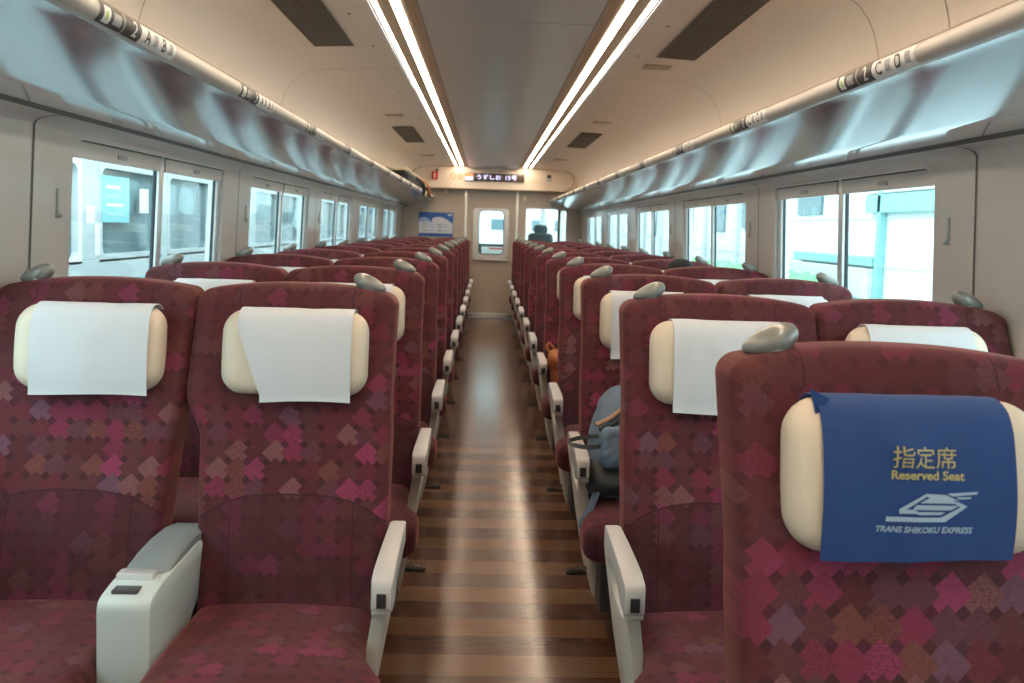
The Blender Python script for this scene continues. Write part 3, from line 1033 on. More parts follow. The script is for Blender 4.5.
def seat_meshes(s):
    mir = s < 0
    out = {}
    for kind in ('aisle', 'window'):
        mb = pillow(0.25, (BZ1 - BZ0) / 2, 0.030, 0.11, 0.028, 14, 20, back_warp(kind))
        mb.v = [(v[0] - 0.8, v[1], v[2]) for v in mb.v]
        uvf = back_uv(kind)
        out['back_' + kind] = mb.mesh('backrest', mirror=mir, uvf=lambda p: uvf(Vector((p.x + 0.8, p.y, p.z))), sharp=60)
        # rear shell
        mb = pillow(0.235, 0.35, 0.05, 0.02, 0.008, 4, 6, lambda x, z, h, kd=kind: (sum(back_edges(kd, 0.78 + z)) / 2 - 0.8 + x * 0.85, back_front(0.74 + z) + 0.118 + h, 0.74 + z), ex=3)
        out['shell_' + kind] = mb.mesh('back_shell', mirror=mir)
        # headrest
        hc = A_SEAT if kind == 'aisle' else W_SEAT

        def hw(x, z, h, hc=hc):
            zz = 1.002 + z
            bow = -0.012 * (x / 0.18) ** 2
            return (hc - 0.8 + x, head_front(zz) - 0.035 + h - bow * 0 - 0.012 * (1 - (z / 0.11) ** 2) * (1 if h < 0 else 0), zz)
        mb = pillow(0.180, 0.105, 0.055, 0.076, 0.037, 6, 4, hw)
        out['head_' + kind] = mb.mesh('headrest', mirror=mir, sharp=70)
        # seat cushion: top view silhouette, front at y -0.16, back at +0.30
        x0, x1 = (0.302, 0.718) if kind == 'aisle' else (0.820, 1.225)

        def cw(x, z, h, x0=x0, x1=x1, kind=kind):
            X = (x0 + x1) / 2 + x - 0.8
            if kind == 'aisle' and x < 0:      # front corner flares out past the armrest panel
                X -= 0.046 * min(1, max(0, (-0.02 - z) / 0.06)) * (-x / 0.2) ** 2
            y = 0.05 + z          # z: along car, from -0.24..0.24
            top = 0.445 + 0.010 * cos(pi * x / 0.42) - 0.012 * (z / 0.24) + (0.0)
            front_drop = 0.02 * max(0, -z / 0.24) ** 3
            return (X, y, top - 0.065 - h - (front_drop if h < 0 else 0))
        mb = pillow((x1 - x0) / 2, 0.235, 0.05, 0.13, 0.038, 8, 8, cw)
        out['cush_' + kind] = mb.mesh('seat_cushion', mirror=mir, uvf=lambda p: (p.x, p.y * 1.0), sharp=60)
        # grab handle
        gx = 0.368 if kind == 'aisle' else 1.245
        sg = 1 if kind == 'aisle' else -1      # high end points to the seat's inside

        def gh(p, d, gx=gx, sg=sg):
            u = p.x * sg / 0.042            # -1 outer end .. 1 inner end
            z = p.z * (0.95 + 0.25 * u) + 0.011 * u + 0.004
            if d.z < 0: z = max(z, -0.018 + 0.006 * u)
            y = p.y * (1.0 + 0.2 * u)
            return Vector((gx - 0.8 + p.x + 0.004 * sg, back_front(1.16) + 0.045 + y, 1.160 + z))
        mb = MB().ellipsoid((0, 0, 0.006), (0.043, 0.027, 0.024), 20, 14, gh)
        mb.tube([(gx - 0.8 + 0.004 * sg, back_front(1.16) + 0.045, 1.10), (gx - 0.8 + 0.008 * sg, back_front(1.16) + 0.045, 1.162)], [0.024, 0.024], 12)
        out['grab_' + kind] = mb.mesh('grab_handle', mirror=mir, sharp=50)
    # aisle armrest: side frame with loop opening
    prof = [(0.12, 0.10), (0.44, 0.10), (0.46, 0.30), (0.40, 0.52), (0.37, 0.570), (0.05, 0.575), (0.012, 0.535), (0.02, 0.52), (0.075, 0.505), (0.095, 0.44)]
    hole = rrect(0.135, 0.33, 0.455, 0.545, 0.042)

    def rnd(poly, r=0.02, n=3):
        o_ = []
        L = len(poly)
        for i in range(L):
            p0, p1, p2 = Vector(poly[i - 1]), Vector(poly[i]), Vector(poly[(i + 1) % L])
            a = p1 + (p0 - p1).normalized() * min(r, (p0 - p1).length * .4)
            b = p1 + (p2 - p1).normalized() * min(r, (p2 - p1).length * .4)
            for k in range(n + 1):
                t = k / n
                o_.append(tuple((1 - t) ** 2 * a + 2 * t * (1 - t) * p1 + t * t * b))
        return o_
    tmp = polyplate(rnd(prof), [hole], 0.024, lambda u, v, w_: (0.262 + w_ - 0.8 + 0.17 * max(0, 0.56 - v), u, v), 'armrest_side', M['cream'], bevel=0.003, mirror=mir, smooth=True)
    out['arm_side'] = tmp.data
    bpy.data.objects.remove(tmp)
    mb = MB()
    rows = []
    for y, zt, zb, hw_ in ((0.0, 0.590, 0.543, 0.020), (0.010, 0.603, 0.537, 0.0225), (0.05, 0.611, 0.541, 0.023), (0.09, 0.614, 0.562, 0.0225), (0.22, 0.617, 0.568, 0.021), (0.32, 0.617, 0.568, 0.019), (0.345, 0.610, 0.573, 0.017)):
        rows.append([(0.260 + dx - 0.8, y, z) for dx, z in ((-hw_, zb), (hw_, zb), (hw_, zt), (-hw_, zt))])
    b = mb.grid(rows, closed_u=True)
    mb.f += [(b, b + 3, b + 2, b + 1), tuple(b + 4 * 6 + q for q in range(4))]
    out['arm_pad'] = mb.mesh('armrest_top', mirror=mir, bevel=0.005)
    out['button'] = MB().box(0.250 - 0.8, 0.270 - 0.8, -0.004, 0.004, 0.548, 0.578).mesh('recline_button', mirror=mir, bevel=0.002)
    # window-side slim armrest
    out['warm'] = MB().box(1.225 - 0.8, 1.285 - 0.8, 0.02, 0.36, 0.56, 0.61).mesh('window_armrest', mirror=mir, bevel=0.012)
    # centre console
    mb = MB()
    pr = [(0.0, 0.10), (0.0, 0.552), (0.012, 0.567), (0.075, 0.578), (0.30, 0.578), (0.38, 0.56), (0.36, 0.48), (0.24, 0.42), (0.15, 0.10)]
    tmp = polyplate(rnd(pr, 0.018), [], 0.094, lambda u, v, w_: (0.768 + w_ - 0.8, u - 0.03, v), 'console', M['console'], bevel=0.007, mirror=mir, smooth=True)
    out['console'] = tmp.data
    bpy.data.objects.remove(tmp)
    mb = MB()
    rows = []
    for y, zt in ((0.075, 0.584), (0.10, 0.592), (0.16, 0.602), (0.24, 0.606), (0.32, 0.602), (0.37, 0.592)):
        rows.append([(0.768 + dx * 1.12 - 0.8, y, z - 0.008) for dx, z in ((-0.043, zt - 0.028), (0.043, zt - 0.028), (0.043, zt - 0.004), (0.030, zt + 0.002), (-0.030, zt + 0.002), (-0.043, zt - 0.004))])
    b = mb.grid(rows, closed_u=True)
    mb.f += [tuple(b + q for q in range(6))[::-1], tuple(b + 30 + q for q in range(6))]
    out['lid'] = mb.mesh('console_lid', mirror=mir, bevel=0.004)
    out['hinge'] = MB().box(0.738 - 0.8, 0.814 - 0.8, 0.046, 0.078, 0.568, 0.590).mesh('hinge', mirror=mir, bevel=0.004)
    out['vent'] = MB().box(0.750 - 0.8, 0.802 - 0.8, -0.004, 0.024, 0.562, 0.5765).mesh('socket_plate', mirror=mir, bevel=0.002)
    # frame and pedal
    mb = MB()
    mb.box(0.33 - 0.8, 1.20 - 0.8, 0.0, 0.22, 0.10, 0.31)
    mb.box(0.50 - 0.8, 1.05 - 0.8, 0.04, 0.26, 0.0, 0.11)
    out['frame'] = mb.mesh('base_frame', mirror=mir, bevel=0.01)
    mb = MB()
    for i in range(9):
        mb.tube([(0.250 + 0.013 * i - 0.8, 0.255, 0.132 + 0.003 * i), (0.250 + 0.013 * i - 0.8, 0.325, 0.112 + 0.003 * i)], 0.0048, 6)
    mb.box(0.25 - 0.8, 0.37 - 0.8, 0.285, 0.305, 0.108, 0.118)
    out['pedal'] = mb.mesh('footrest_pedal', mirror=mir)
    return out


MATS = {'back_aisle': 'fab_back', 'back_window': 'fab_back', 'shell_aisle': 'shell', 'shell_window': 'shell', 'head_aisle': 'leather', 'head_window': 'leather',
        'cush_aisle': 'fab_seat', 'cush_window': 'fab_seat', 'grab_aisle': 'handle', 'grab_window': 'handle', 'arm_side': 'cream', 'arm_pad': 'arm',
        'button': 'black', 'warm': 'cream', 'console': 'console', 'lid': 'lid', 'hinge': 'chrome', 'vent': 'dark', 'frame': 'dark', 'pedal': 'dark'}
MESH = {}
for side, s in SIDES:
    MESH[s] = seat_meshes(s)
    for k_, me in MESH[s].items():
        me.materials.clear()
        me.materials.append(M[MATS[k_]])


def make_seat(s, k, label):
    g = MESH[s]
    t = empty('twin_seat', (s * 0.8, row_y(k), 0), label=label, cat='train seat', group='burgundy twin seats on the %s' % ('left' if s < 0 else 'right'))
    for kind in ('aisle', 'window'):
        b = link('backrest', g['back_' + kind], parent=t)
        link('headrest', g['head_' + kind], parent=b)
        link('grab_handle', g['grab_' + kind], parent=b)
        link('back_shell', g['shell_' + kind], parent=b)
        link('seat_cushion', g['cush_' + kind], parent=t)
    a = link('armrest', g['arm_side'], parent=t)
    link('armrest_top', g['arm_pad'], parent=a)
    link('recline_button', g['button'], parent=a)
    link('armrest', g['warm'], parent=t)
    c = link('centre_console', g['console'], parent=t)
    link('console_lid', g['lid'], parent=c)
    link('hinge', g['hinge'], parent=c)
    link('socket_plate', g['vent'], parent=c)
    link('base_frame', g['frame'], parent=t)
    link('footrest_pedal', g['pedal'], parent=t)
    return t


for k in range(11):
    if k == 0:
        lab = 'nearest left burgundy twin seat, grey-lidded console between its cushions, two white covers'
    else:
        lab = 'burgundy twin seat in the %s row back on the left of the aisle' % ORD[k]
    make_seat(-1, k, lab)
for k in range(-1, 11):
    if k == -1:
        lab = 'nearest right burgundy twin seat, wearing the blue headrest cover'
    elif k == 0:
        lab = 'burgundy twin seat directly behind the blue-covered seat, row number two'
    elif k == 1:
        lab = 'right-hand burgundy twin seat with the blue-grey backpack on it'
    elif k == 3:
        lab = 'right-hand burgundy twin seat with dark-haired passenger and brown leather bag'
    else:
        lab = 'burgundy twin seat in the %s row back on the right of the aisle' % ORD[k + 1]
    make_seat(1, k, lab)


# ================================================================== headrest covers
def cover(s, k, kind, m, label, cat='headrest cover', group='white headrest covers', hw=0.134, dx=0.0, bottom=-0.004, skew=0.0, fold=0.0, seed=1):
    """cloth hung over a headrest: up the front face, over the top, down behind"""
    hc = A_SEAT if kind == 'aisle' else W_SEAT
    y0 = row_y(k)
    # path (distance along cloth -> y offset, z), bottom of front to behind the top
    zb, zt = 0.897 + bottom, 1.109
    path = []
    nf = 18
    for i in range(nf + 1):
        z = zb + (1.070 - zb) * i / nf
        tz = (z - 1.005) / 0.104
        y = head_front(z) - 0.035 - 0.038 - 0.012 * max(0, 1 - tz * tz) - 0.004
        if tz > 0.3:
            y += 0.0
        path.append(Vector((0, y, z)))
    cy = head_front(1.070) - 0.035
    for i in range(1, 9):
        a = pi - pi * 0.80 * i / 8
        path.append(Vector((0, cy + 0.0465 * cos(a) + 0.004 * i / 8, 1.070 + 0.041 * sin(a))))
    n = 22
    random.seed(seed)
    ph = random.random() * 10

    def S_(u, vi, off=0.0):
        """u in [-1,1], vi index float along the path"""
        i = min(int(vi), len(path) - 2)
        f = vi - i
        p = path[i].lerp(path[i + 1], f)
        t = (path[i + 1] - path[i]).normalized()
        nrm = Vector((0, -t.z, t.y))
        q = vi / nf
        x = u * hw
        frac = max(0, 1 - q)
        x += skew * frac
        if fold and u > 0:      # side edge folded under towards the bottom
            x -= fold * min(1, frac * 1.1) * max(0, u - 0.1) / 0.9
        amp = 0.0045 * (0.4 + frac)
        wv = amp * (noise.noise(Vector((x * 9 + ph, p.z * 7, ph))) + 0.6 * noise.noise(Vector((x * 22 + ph, p.z * 6, 2.0)))) + 0.003 * frac
        wv += (0.004 + (0.006 if seed == 5 else 0)) * math.exp(-((u * 1.9 + 0.25 + 0.5 * (q - 0.8)) ** 2) * 8) * math.exp(-((q - 0.86) / 0.13) ** 2)
        zz = Vector((0, 0, 0))
        if q < 0.02:
            zz = Vector((0, 0, 0.003 * sin(u * 2 + ph)))
        return Vector((s * (hc + (x + dx)), y0, 0)) + p + nrm * (wv + off) + zz
    NV = len(path) - 1
    mb = MB()
    F_ = [[S_(-1 + 2 * j / n, NV * i / 40.0, 0.0016) for j in range(n + 1)] for i in range(41)]
    B_ = [[S_(-1 + 2 * j / n, NV * i / 40.0, 0.0) for j in range(n, -1, -1)] for i in range(41)]
    b0 = mb.grid(F_)
    b1 = mb.grid(B_)
    c = n + 1
    for i in range(40):
        for j, kx in ((0, n), (n, 0)):
            mb.f.append((b0 + i * c + j, b0 + (i + 1) * c + j, b1 + (i + 1) * c + kx, b1 + i * c + kx))
    for j in range(n):
        for i in (0, 40):
            mb.f.append((b0 + i * c + j, b0 + i * c + j + 1, b1 + i * c + n - 1 - j, b1 + i * c + n - j))
    org = Vector((s * hc, y0 + back_front(0.9) - 0.08, 0.9))
    mb.v = [tuple(Vector(v) - org) for v in mb.v]
    o = mb.build('headrest_cover', m, loc=org, sharp=60)
    tagset(o, label, cat, group)
    return o, S_, org, nf, zb, (1.070 - zb)


cover(-1, 0, 'window', M['cloth'], 'square white cloth cover on the nearest left window-side headrest', dx=-0.014, bottom=-0.005, seed=3, hw=0.142)
cover(-1, 0, 'aisle', M['cloth'], 'white cloth cover with slanting left edge on nearest left aisle-side headrest', dx=-0.004, bottom=-0.010, fold=0.060, seed=8, hw=0.140)
cover(1, 0, 'aisle', M['cloth'], 'white cloth cover on aisle-side headrest of the row behind the blue cover', dx=0.012, bottom=-0.014, seed=11, hw=0.140)
cover(1, 0, 'window', M['cloth'], 'white cloth cover on right window-side headrest peeking over the blue-covered seat', dx=-0.002, seed=12)
cover(-1, 1, 'aisle', M['cloth'], 'white cloth cover on aisle-side headrest of the second left row', seed=13)
cover(-1, 1, 'window', M['cloth'], 'white cloth cover on window-side headrest of the second left row', seed=14)
cover(1, 1, 'aisle', M['cloth'], 'white cloth cover on aisle-side headrest above the blue-grey backpack', seed=15, dx=-0.01, bottom=-0.03)
cover(1, 1, 'window', M['cloth'], 'white cloth cover on window-side headrest of the backpack row', seed=16)
for k in (2, 3, 4):
    for side, s in SIDES:
        for kind in ('aisle', 'window'):
            if s > 0 and k == 3 and kind == 'window': continue
            cover(s, k, kind, M['cloth'], 'white cloth cover on %s-side headrest, %s full row on the %s' % (kind, ORD[k], side), seed=20 + k * 4 + (s > 0) * 2 + (kind == 'aisle'))

# slanted edge of the nearest aisle-side cover is made by folding: rebuild its left edge
blue_o, SB, borg, nfb, zbb, zlen = cover(1, -1, 'aisle', M['blue'], 'blue cloth headrest cover printed in gold and silver on the nearest right seat',
                                         group=None, hw=0.131, dx=-0.012, bottom=0.004, seed=5)


def on_blue(x, z, off=0.0045):
    """x metres from the cover's centre, z height"""
    vi = (z - zbb) / zlen * nfb
    x = x + 0.0
    p = SB(x / 0.131, max(0, vi), off)
    return p - borg


cxb = A_SEAT - 0.020   # print stays where it is measured
# measured print positions: x measured from the aisle centre
def bt(txt, size, xc, zc, m, name, sh=0.0, sx=1.0, bold=0.0):
    return text_mesh(txt, size, lambda x, y: on_blue(xc - cxb + x, zc + y), name, m, blue_o, shear=sh, sx=sx, bold=bold)


bt('指定席', 0.0300, 0.519, 1.037, M['gold'], 'gold_lettering', bold=0.0)
bt('Reserved Seat', 0.0160, 0.523, 1.016, M['gold'], 'gold_lettering', bold=0.0004, sx=1.08)
bt('TRANS SHIKOKU EXPRESS', 0.0108, 0.519, 0.945, M['silver'], 'silver_lettering', sh=0.25, sx=1.04, bold=0.0003)


def bpoly(pts, name='silver_emblem'):
    mb = MB()
    vs = [on_blue(x - cxb, z, 0.0045) for x, z in pts]
    mb.add(vs, [tuple(range(len(vs)))])
    return mb.build(name, M['silver'], parent=blue_o, smooth=False)


# emblem: streamlined front seen from above, drawn as slanting bars (pixel frame of the print, converted to metres)
def E_(px, py):
    return (0.4535 + (px - 80) * 0.000235, 0.945 + (592 - py) * 0.000235)


for poly in ([(140, 520), (330, 520), (345, 545), (140, 548)],
             [(215, 478), (300, 478), (345, 500), (215, 502)],
             [(215, 478), (365, 388), (385, 395), (255, 478)],
             [(365, 388), (480, 393), (560, 425), (400, 420), (375, 405)],
             [(395, 408), (500, 412), (550, 440), (330, 440)],
             [(310, 452), (560, 452), (510, 478), (290, 478)],
             [(550, 430), (610, 455), (480, 545), (330, 545), (320, 520), (455, 520), (570, 458), (530, 440)],
             [(310, 490), (480, 490), (455, 505), (320, 505)],
             [(490, 385), (665, 372), (665, 386), (520, 400)],
             [(540, 405), (630, 402), (625, 412), (560, 416)]):
    bpoly([E_(*p) for p in poly])
# folded corner at the top left of the blue cover
mb = MB()
p0 = SB(-1.0, nfb + 3, 0.002) - borg
q_ = [Vector((-0.013, -0.006, 0.020)), Vector((-0.001, -0.003, -0.022)), Vector((0.016, -0.003, 0.006))]
mb.add([p0 + v for v in q_] + [p0 + v + Vector((0, 0.002, 0)) for v in q_], [(0, 1, 2), (5, 4, 3), (0, 3, 4, 1), (1, 4, 5, 2), (2, 5, 3, 0)])
mb.build('folded_corner', M['blue'], parent=blue_o)

# ================================================================== belongings
# blue-grey backpack leaning on the second right row, aisle seat
bp_ = empty('backpack', (0.445, TIP0 + PITCH + 0.16, 0.456), label='blue-grey backpack slumped on the right aisle seat beside the armrest', cat='backpack')


def bag_warp(w0, w1, hgt, T, seed):
    def w(x, z, h):
        t = (z + hgt / 2) / hgt
        sc = w0 + (w1 - w0) * t
        X = x * sc
        nn = noise.noise(Vector((x * 9, z * 7, seed))) * 0.045 + (0.4 - abs(noise.noise(Vector((x * 19 + z * 9, z * 13, seed + 3))))) * 0.036 + (0.3 - abs(noise.noise(Vector((x * 40, z * 25, seed + 5))))) * 0.010
        bulge = 0.03 * cos(pi * min(1, abs(x) / 0.17) / 2) * (1 if h < 0 else 0.3)
        X += 0.05 * (t - 0.5) + (0.035 * max(0, t - 0.6) if x < 0 else 0)
        return (X + nn * 0.5, h * (1.25 - 0.45 * t) - math.copysign(bulge + nn, -h) * (1 if h < 0 else 0) + 0.10 * t, z + hgt / 2 + nn * 0.4)
    return w


mb = pillow(0.160, 0.175, 0.07, 0.17, 0.075, 34, 34, bag_warp(1.0, 0.82, 0.33, 0.2, 4))
mb.build('bag_body', M['denim'], parent=bp_, sharp=80)
mb = pillow(0.168, 0.062, 0.055, 0.21, 0.08, 8, 5, lambda x, z, h: (x * 1.02, h * 1.30 - 0.025, 0.064 + z + noise.noise(Vector((x * 10, z * 10, 1))) * 0.008))
mb.build('bag_base', M['nylon_d'], parent=bp_, sharp=80)
mb = pillow(0.105, 0.065, 0.03, 0.05, 0.022, 20, 14, lambda x, z, h: (x - 0.02 + noise.noise(Vector((x * 14, z * 10, 9))) * 0.012, h - 0.125 + 0.06 * (z + .07) + noise.noise(Vector((x * 15, z * 12, 7))) * 0.016 + (0.3 - abs(noise.noise(Vector((x * 34 - z * 20, z * 30, 4))))) * 0.014, 0.185 + z + 0.10 * x))
mb.build('front_pocket', M['denim'], parent=bp_, sharp=80)
pts = []
for i in range(15):
    t = i / 14
    pts.append((-0.135 + 0.15 * t, -0.05 + 0.06 * t, 0.235 + 0.11 * t - 0.02 * sin(pi * t)))
MB().tube(pts, 0.008, 6).build('zip_trim', M['tan_l'], parent=bp_)
pts2 = [(p[0] + 0.012, p[1] - 0.008, p[2] - 0.014) for p in pts]
MB().tube(pts2, 0.007, 6).build('zip', M['nylon_d'], parent=bp_)


def strap(pts, w, name, m, parent, th=0.0015):
    P_ = [Vector(p) for p in pts]
    mb = MB()
    rows = []
    for i, p in enumerate(P_):
        t = (P_[min(i + 1, len(P_) - 1)] - P_[max(0, i - 1)]).normalized()
        sd = t.cross(Vector((0.2, -1, 0.3))).normalized() * w / 2
        nn = sd.cross(t).normalized() * th
        rows.append([p - sd - nn, p + sd - nn, p + sd + nn, p - sd + nn])
    b = mb.grid(rows, closed_u=True)
    mb.f += [(b, b + 1, b + 2, b + 3), tuple(b + (len(rows) - 1) * 4 + q for q in (3, 2, 1, 0))]
    return mb.build(name, m, parent=parent, bevel=0)


def spline(ctrl, n=8):
    out = []
    C_ = [Vector(c) for c in ctrl]
    C_ = [C_[0]] + C_ + [C_[-1]]
    for i in range(1, len(C_) - 2):
        for k in range(n):
            t = k / n
            a, b, c, d = C_[i - 1], C_[i], C_[i + 1], C_[i + 2]
            out.append(0.5 * ((2 * b) + (-a + c) * t + (2 * a - 5 * b + 4 * c - d) * t * t + (-a + 3 * b - 3 * c + d) * t ** 3))
    out.append(C_[-2])
    return out


strap(spline([(-0.10, -0.11, 0.185), (-0.16, -0.13, 0.18), (-0.208, -0.10, 0.178), (-0.218, -0.04, 0.176), (-0.18, 0.0, 0.178), (-0.12, -0.02, 0.19)]), 0.014, 'shoulder_strap', M['nylon_d'], bp_)
strap(spline([(-0.12, -0.12, 0.05), (-0.150, -0.16, 0.0), (-0.168, -0.20, -0.03), (-0.178, -0.215, -0.06), (-0.19, -0.22, -0.085)]), 0.014, 'dangling_strap', M['denim'], bp_)
strap(spline([(-0.14, -0.12, 0.03), (-0.160, -0.17, 0.005), (-0.185, -0.215, -0.02), (-0.196, -0.23, -0.05)]), 0.012, 'dangling_strap', M['denim'], bp_)

# small tan leather bag over the third row's aisle arm
bg_ = empty('leather_bag', (0.345, TIP0 + PITCH * 3 + 0.20, 0.458), label='small brown leather bag propped behind an aisle armrest on the right', cat='bag')
mb = MB().ellipsoid((0.0, 0.0, 0.135), (0.052, 0.062, 0.060), 18, 12, lambda p, d: p + d * (0.018 * noise.noise(d * 2.1 + Vector((3, 1, 2))) + 0.008 * noise.noise(d * 6)))
mb.build('bag_pouch', M['tan'], parent=bg_, sharp=80)
mb = pillow(0.045, 0.075, 0.03, 0.06, 0.028, 4, 6, lambda x, z, h: (x + 0.012 - 0.10 * (z - 0.0) * 0.6, h - 0.01 + 0.0 * z, 0.078 + z))
mb.build('bag_side', M['tan'], parent=bg_, sharp=80)
MB().tube(spline([(-0.03, 0.0, 0.17), (-0.055, 0.01, 0.205), (-0.04, 0.02, 0.228), (-0.015, 0.02, 0.20), (0.0, 0.02, 0.18)]), 0.008, 6).build('bag_handle', M['tan'], parent=bg_)

# dark travel bag with hanging straps on the far end of the left rack
M['bag_black'] = mat('black_nylon', (0.010, 0.010, 0.012), 0.8)
lb = empty('travel_bag', (-1.0, 9.6, 1.735), label='dark travel bag with straps lying on the far end of the left luggage rack', cat='bag')
mb = pillow(0.12, 0.90, 0.06, 0.14, 0.06, 6, 10, lambda x, z, h: (x, z, 0.078 - h + noise.noise(Vector((x * 6, z * 4, 2))) * 0.012))
mb.build('bag_body', M['bag_black'], parent=lb, sharp=80)
mb = pillow(0.11, 0.85, 0.05, 0.03, 0.014, 4, 8, lambda x, z, h: (x, z, 0.158 - h + noise.noise(Vector((x * 6, z * 4, 2))) * 0.014))
mb.build('bag_flap', M['ivory'], parent=lb, sharp=80)
strap(spline([(0.12, 0.2, 0.12), (0.175, 0.35, 0.06), (0.19, 0.4, -0.02), (0.20, 0.6, -0.08), (0.22, 0.9, -0.09), (0.20, 1.1, -0.03), (0.15, 1.2, 0.06)]), 0.05, 'shoulder_strap', M['bag_black'], lb, th=0.006)
strap(spline([(0.12, 0.6, 0.13), (0.19, 0.8, 0.10), (0.215, 1.0, 0.02), (0.20, 1.1, -0.05)]), 0.03, 'orange_strap', M['tan'], lb, th=0.005)
MB().box(0.185, 0.205, 0.45, 0.55, -0.07, 0.02).build('yellow_tag', mat('yellow_tag', (0.6, 0.5, 0.12), 0.6), parent=lb, bevel=0.004)
MB().box(0.165, 0.18, 0.15, 0.26, -0.03, 0.0).build('blue_tag', M['p_blue'], parent=lb, bevel=0.003)


# ---- seated passenger, mostly hidden behind the seats
def skin_mesh(verts, edges, radii, root=0, sub=2):
    me = bpy.data.meshes.new('tmp')
    me.from_pydata(verts, edges, [])
    o = bpy.data.objects.new('tmp', me)
    COL.objects.link(o)
    md = o.modifiers.new('s', 'SKIN')
    for i, r in enumerate(radii):
        me.skin_vertices[0].data[i].radius = (r, r) if not isinstance(r, tuple) else r
        me.skin_vertices[0].data[i].use_root = (i == root)
    o.modifiers.new('b', 'SUBSURF').levels = sub
    dg = bpy.context.evaluated_depsgraph_get()
    out = bpy.data.meshes.new_from_object(o.evaluated_get(dg))
    bpy.data.objects.remove(o)
    out.polygons.foreach_set('use_smooth', [True] * len(out.polygons))
    return out


px, py = W_SEAT, TIP0 + PITCH * 3
pr = empty('person', (px, py + 0.12, 0.46), label='seated passenger with dark hair, only the top of the head showing over a right-hand seat', cat='person')
# local coordinates; facing -y
V_ = [(0, 0.05, 0.08), (0, 0.075, 0.20), (0, 0.115, 0.34), (0, 0.130, 0.44), (0, 0.125, 0.50),
      (-0.15, 0.12, 0.42), (-0.19, 0.04, 0.24), (-0.15, -0.12, 0.17), (0.15, 0.12, 0.42), (0.19, 0.04, 0.24), (0.15, -0.12, 0.17),
      (-0.09, -0.02, 0.075), (-0.10, -0.34, 0.09), (-0.10, -0.36, -0.30), (-0.10, -0.35, -0.40), (-0.10, -0.48, -0.43),
      (0.09, -0.02, 0.075), (0.10, -0.34, 0.09), (0.10, -0.36, -0.30), (0.10, -0.35, -0.40), (0.10, -0.48, -0.43)]
E__ = [(0, 1), (1, 2), (2, 3), (3, 4), (3, 5), (5, 6), (6, 7), (3, 8), (8, 9), (9, 10), (0, 11), (11, 12), (12, 13), (13, 14), (14, 15), (0, 16), (16, 17), (17, 18), (18, 19), (19, 20)]
R_ = [0.12, 0.115, 0.12, 0.07, 0.05, 0.055, 0.042, 0.032, 0.055, 0.042, 0.032, 0.08, 0.06, 0.042, 0.04, 0.028, 0.08, 0.06, 0.042, 0.04, 0.028]
link('body', skin_mesh(V_, E__, R_), M['navy'], pr)


def headf(p, d):
    # narrower chin, flatter face
    t = (p.z - 0.60) / 0.115
    if t < 0:
        p.x *= 1 + 0.28 * t
        if d.y < 0: p.y -= 0.006 * (-t)
    if d.y < -0.75 and abs(p.x) < 0.018 and -0.35 < t < 0.1:
        p.y -= 0.018
    return p


hd_ = MB().ellipsoid((0, 0.115, 0.605), (0.072, 0.090, 0.112), 24, 18, headf)
for sx_ in (-1, 1):
    hd_.ellipsoid((sx_ * 0.074, 0.125, 0.60), (0.008, 0.018, 0.028), 8, 6)
h_ = hd_.build('head', M['skin'], parent=pr)
for sx_ in (-1, 1):
    MB().ellipsoid((sx_ * 0.028, 0.032, 0.612), (0.011, 0.006, 0.006), 8, 6).build('eye', M['black'], parent=h_)
MB().ellipsoid((0, 0.035, 0.552), (0.022, 0.006, 0.005), 8, 6).build('mouth', M['red'], parent=h_)
mb = MB()


def hairf(p, d):
    if d.y < -0.25 and d.z < 0.35:
        p.y += 0.06
    return p + d * 0.008 * noise.noise(d * 7)


mb.ellipsoid((0, 0.118, 0.628), (0.092, 0.105, 0.098), 28, 16, hairf)
mb.build('hair', M['hair'], parent=pr)
for sx_ in (-1, 1):
    wv, we, wr = [(sx_ * 0.15, -0.12, 0.17), (sx_ * 0.13, -0.17, 0.155), (sx_ * 0.12, -0.205, 0.148)], [(0, 1), (1, 2)], [0.028, (0.036, 0.018), (0.036, 0.014)]
    for fi in range(4):
        b_ = len(wv)
        fx_ = sx_ * (0.12 + (fi - 1.5) * 0.019)
        ln = (0.85, 1.0, 0.95, 0.75)[fi]
        wv += [(fx_, -0.225, 0.150), (fx_, -0.225 - 0.032 * ln, 0.146), (fx_, -0.225 - 0.055 * ln, 0.132)]
        we += [(2, b_), (b_, b_ + 1), (b_ + 1, b_ + 2)]
        wr += [0.009, 0.008, 0.007]
    b_ = len(wv)
    wv += [(sx_ * 0.088, -0.19, 0.148), (sx_ * 0.072, -0.215, 0.142)]
    we += [(1, b_), (b_, b_ + 1)]
    wr += [0.011, 0.009]
    link('hand', skin_mesh(wv, we, wr), M['skin'], pr)

# ================================================================== beyond the end wall: driver's seat in the next compartment
ds = empty('driver_seat', (0.755, 13.1, 0.0), label='dark grey driver\'s chair with rounded headrest seen through the end window', cat='chair')
M['vinyl'] = mat('dark_teal_vinyl', (0.045, 0.06, 0.065), 0.6)
pillow(0.195, 0.34, 0.05, 0.12, 0.05, 6, 6, lambda x, z, h: (x, h + 0.03 * z, 0.91 + z - (0.04 * (1 - (x / .2) ** 2) if z > 0.2 else 0) * -0.6)).build('backrest', M['vinyl'], parent=ds, sharp=80)
pillow(0.110, 0.070, 0.060, 0.09, 0.04, 6, 5, lambda x, z, h: (x, h + 0.02, 1.32 + z)).build('headrest', M['vinyl'], parent=ds, sharp=80)
MB().box(-0.06, 0.06, 0.0, 0.04, 1.12, 1.26).build('headrest_post', M['dark'], parent=ds, bevel=0.01)
pillow(0.23, 0.22, 0.06, 0.12, 0.05, 5, 5, lambda x, z, h: (x, z - 0.22, 0.52 - h)).build('seat_cushion', M['vinyl'], parent=ds, sharp=80)
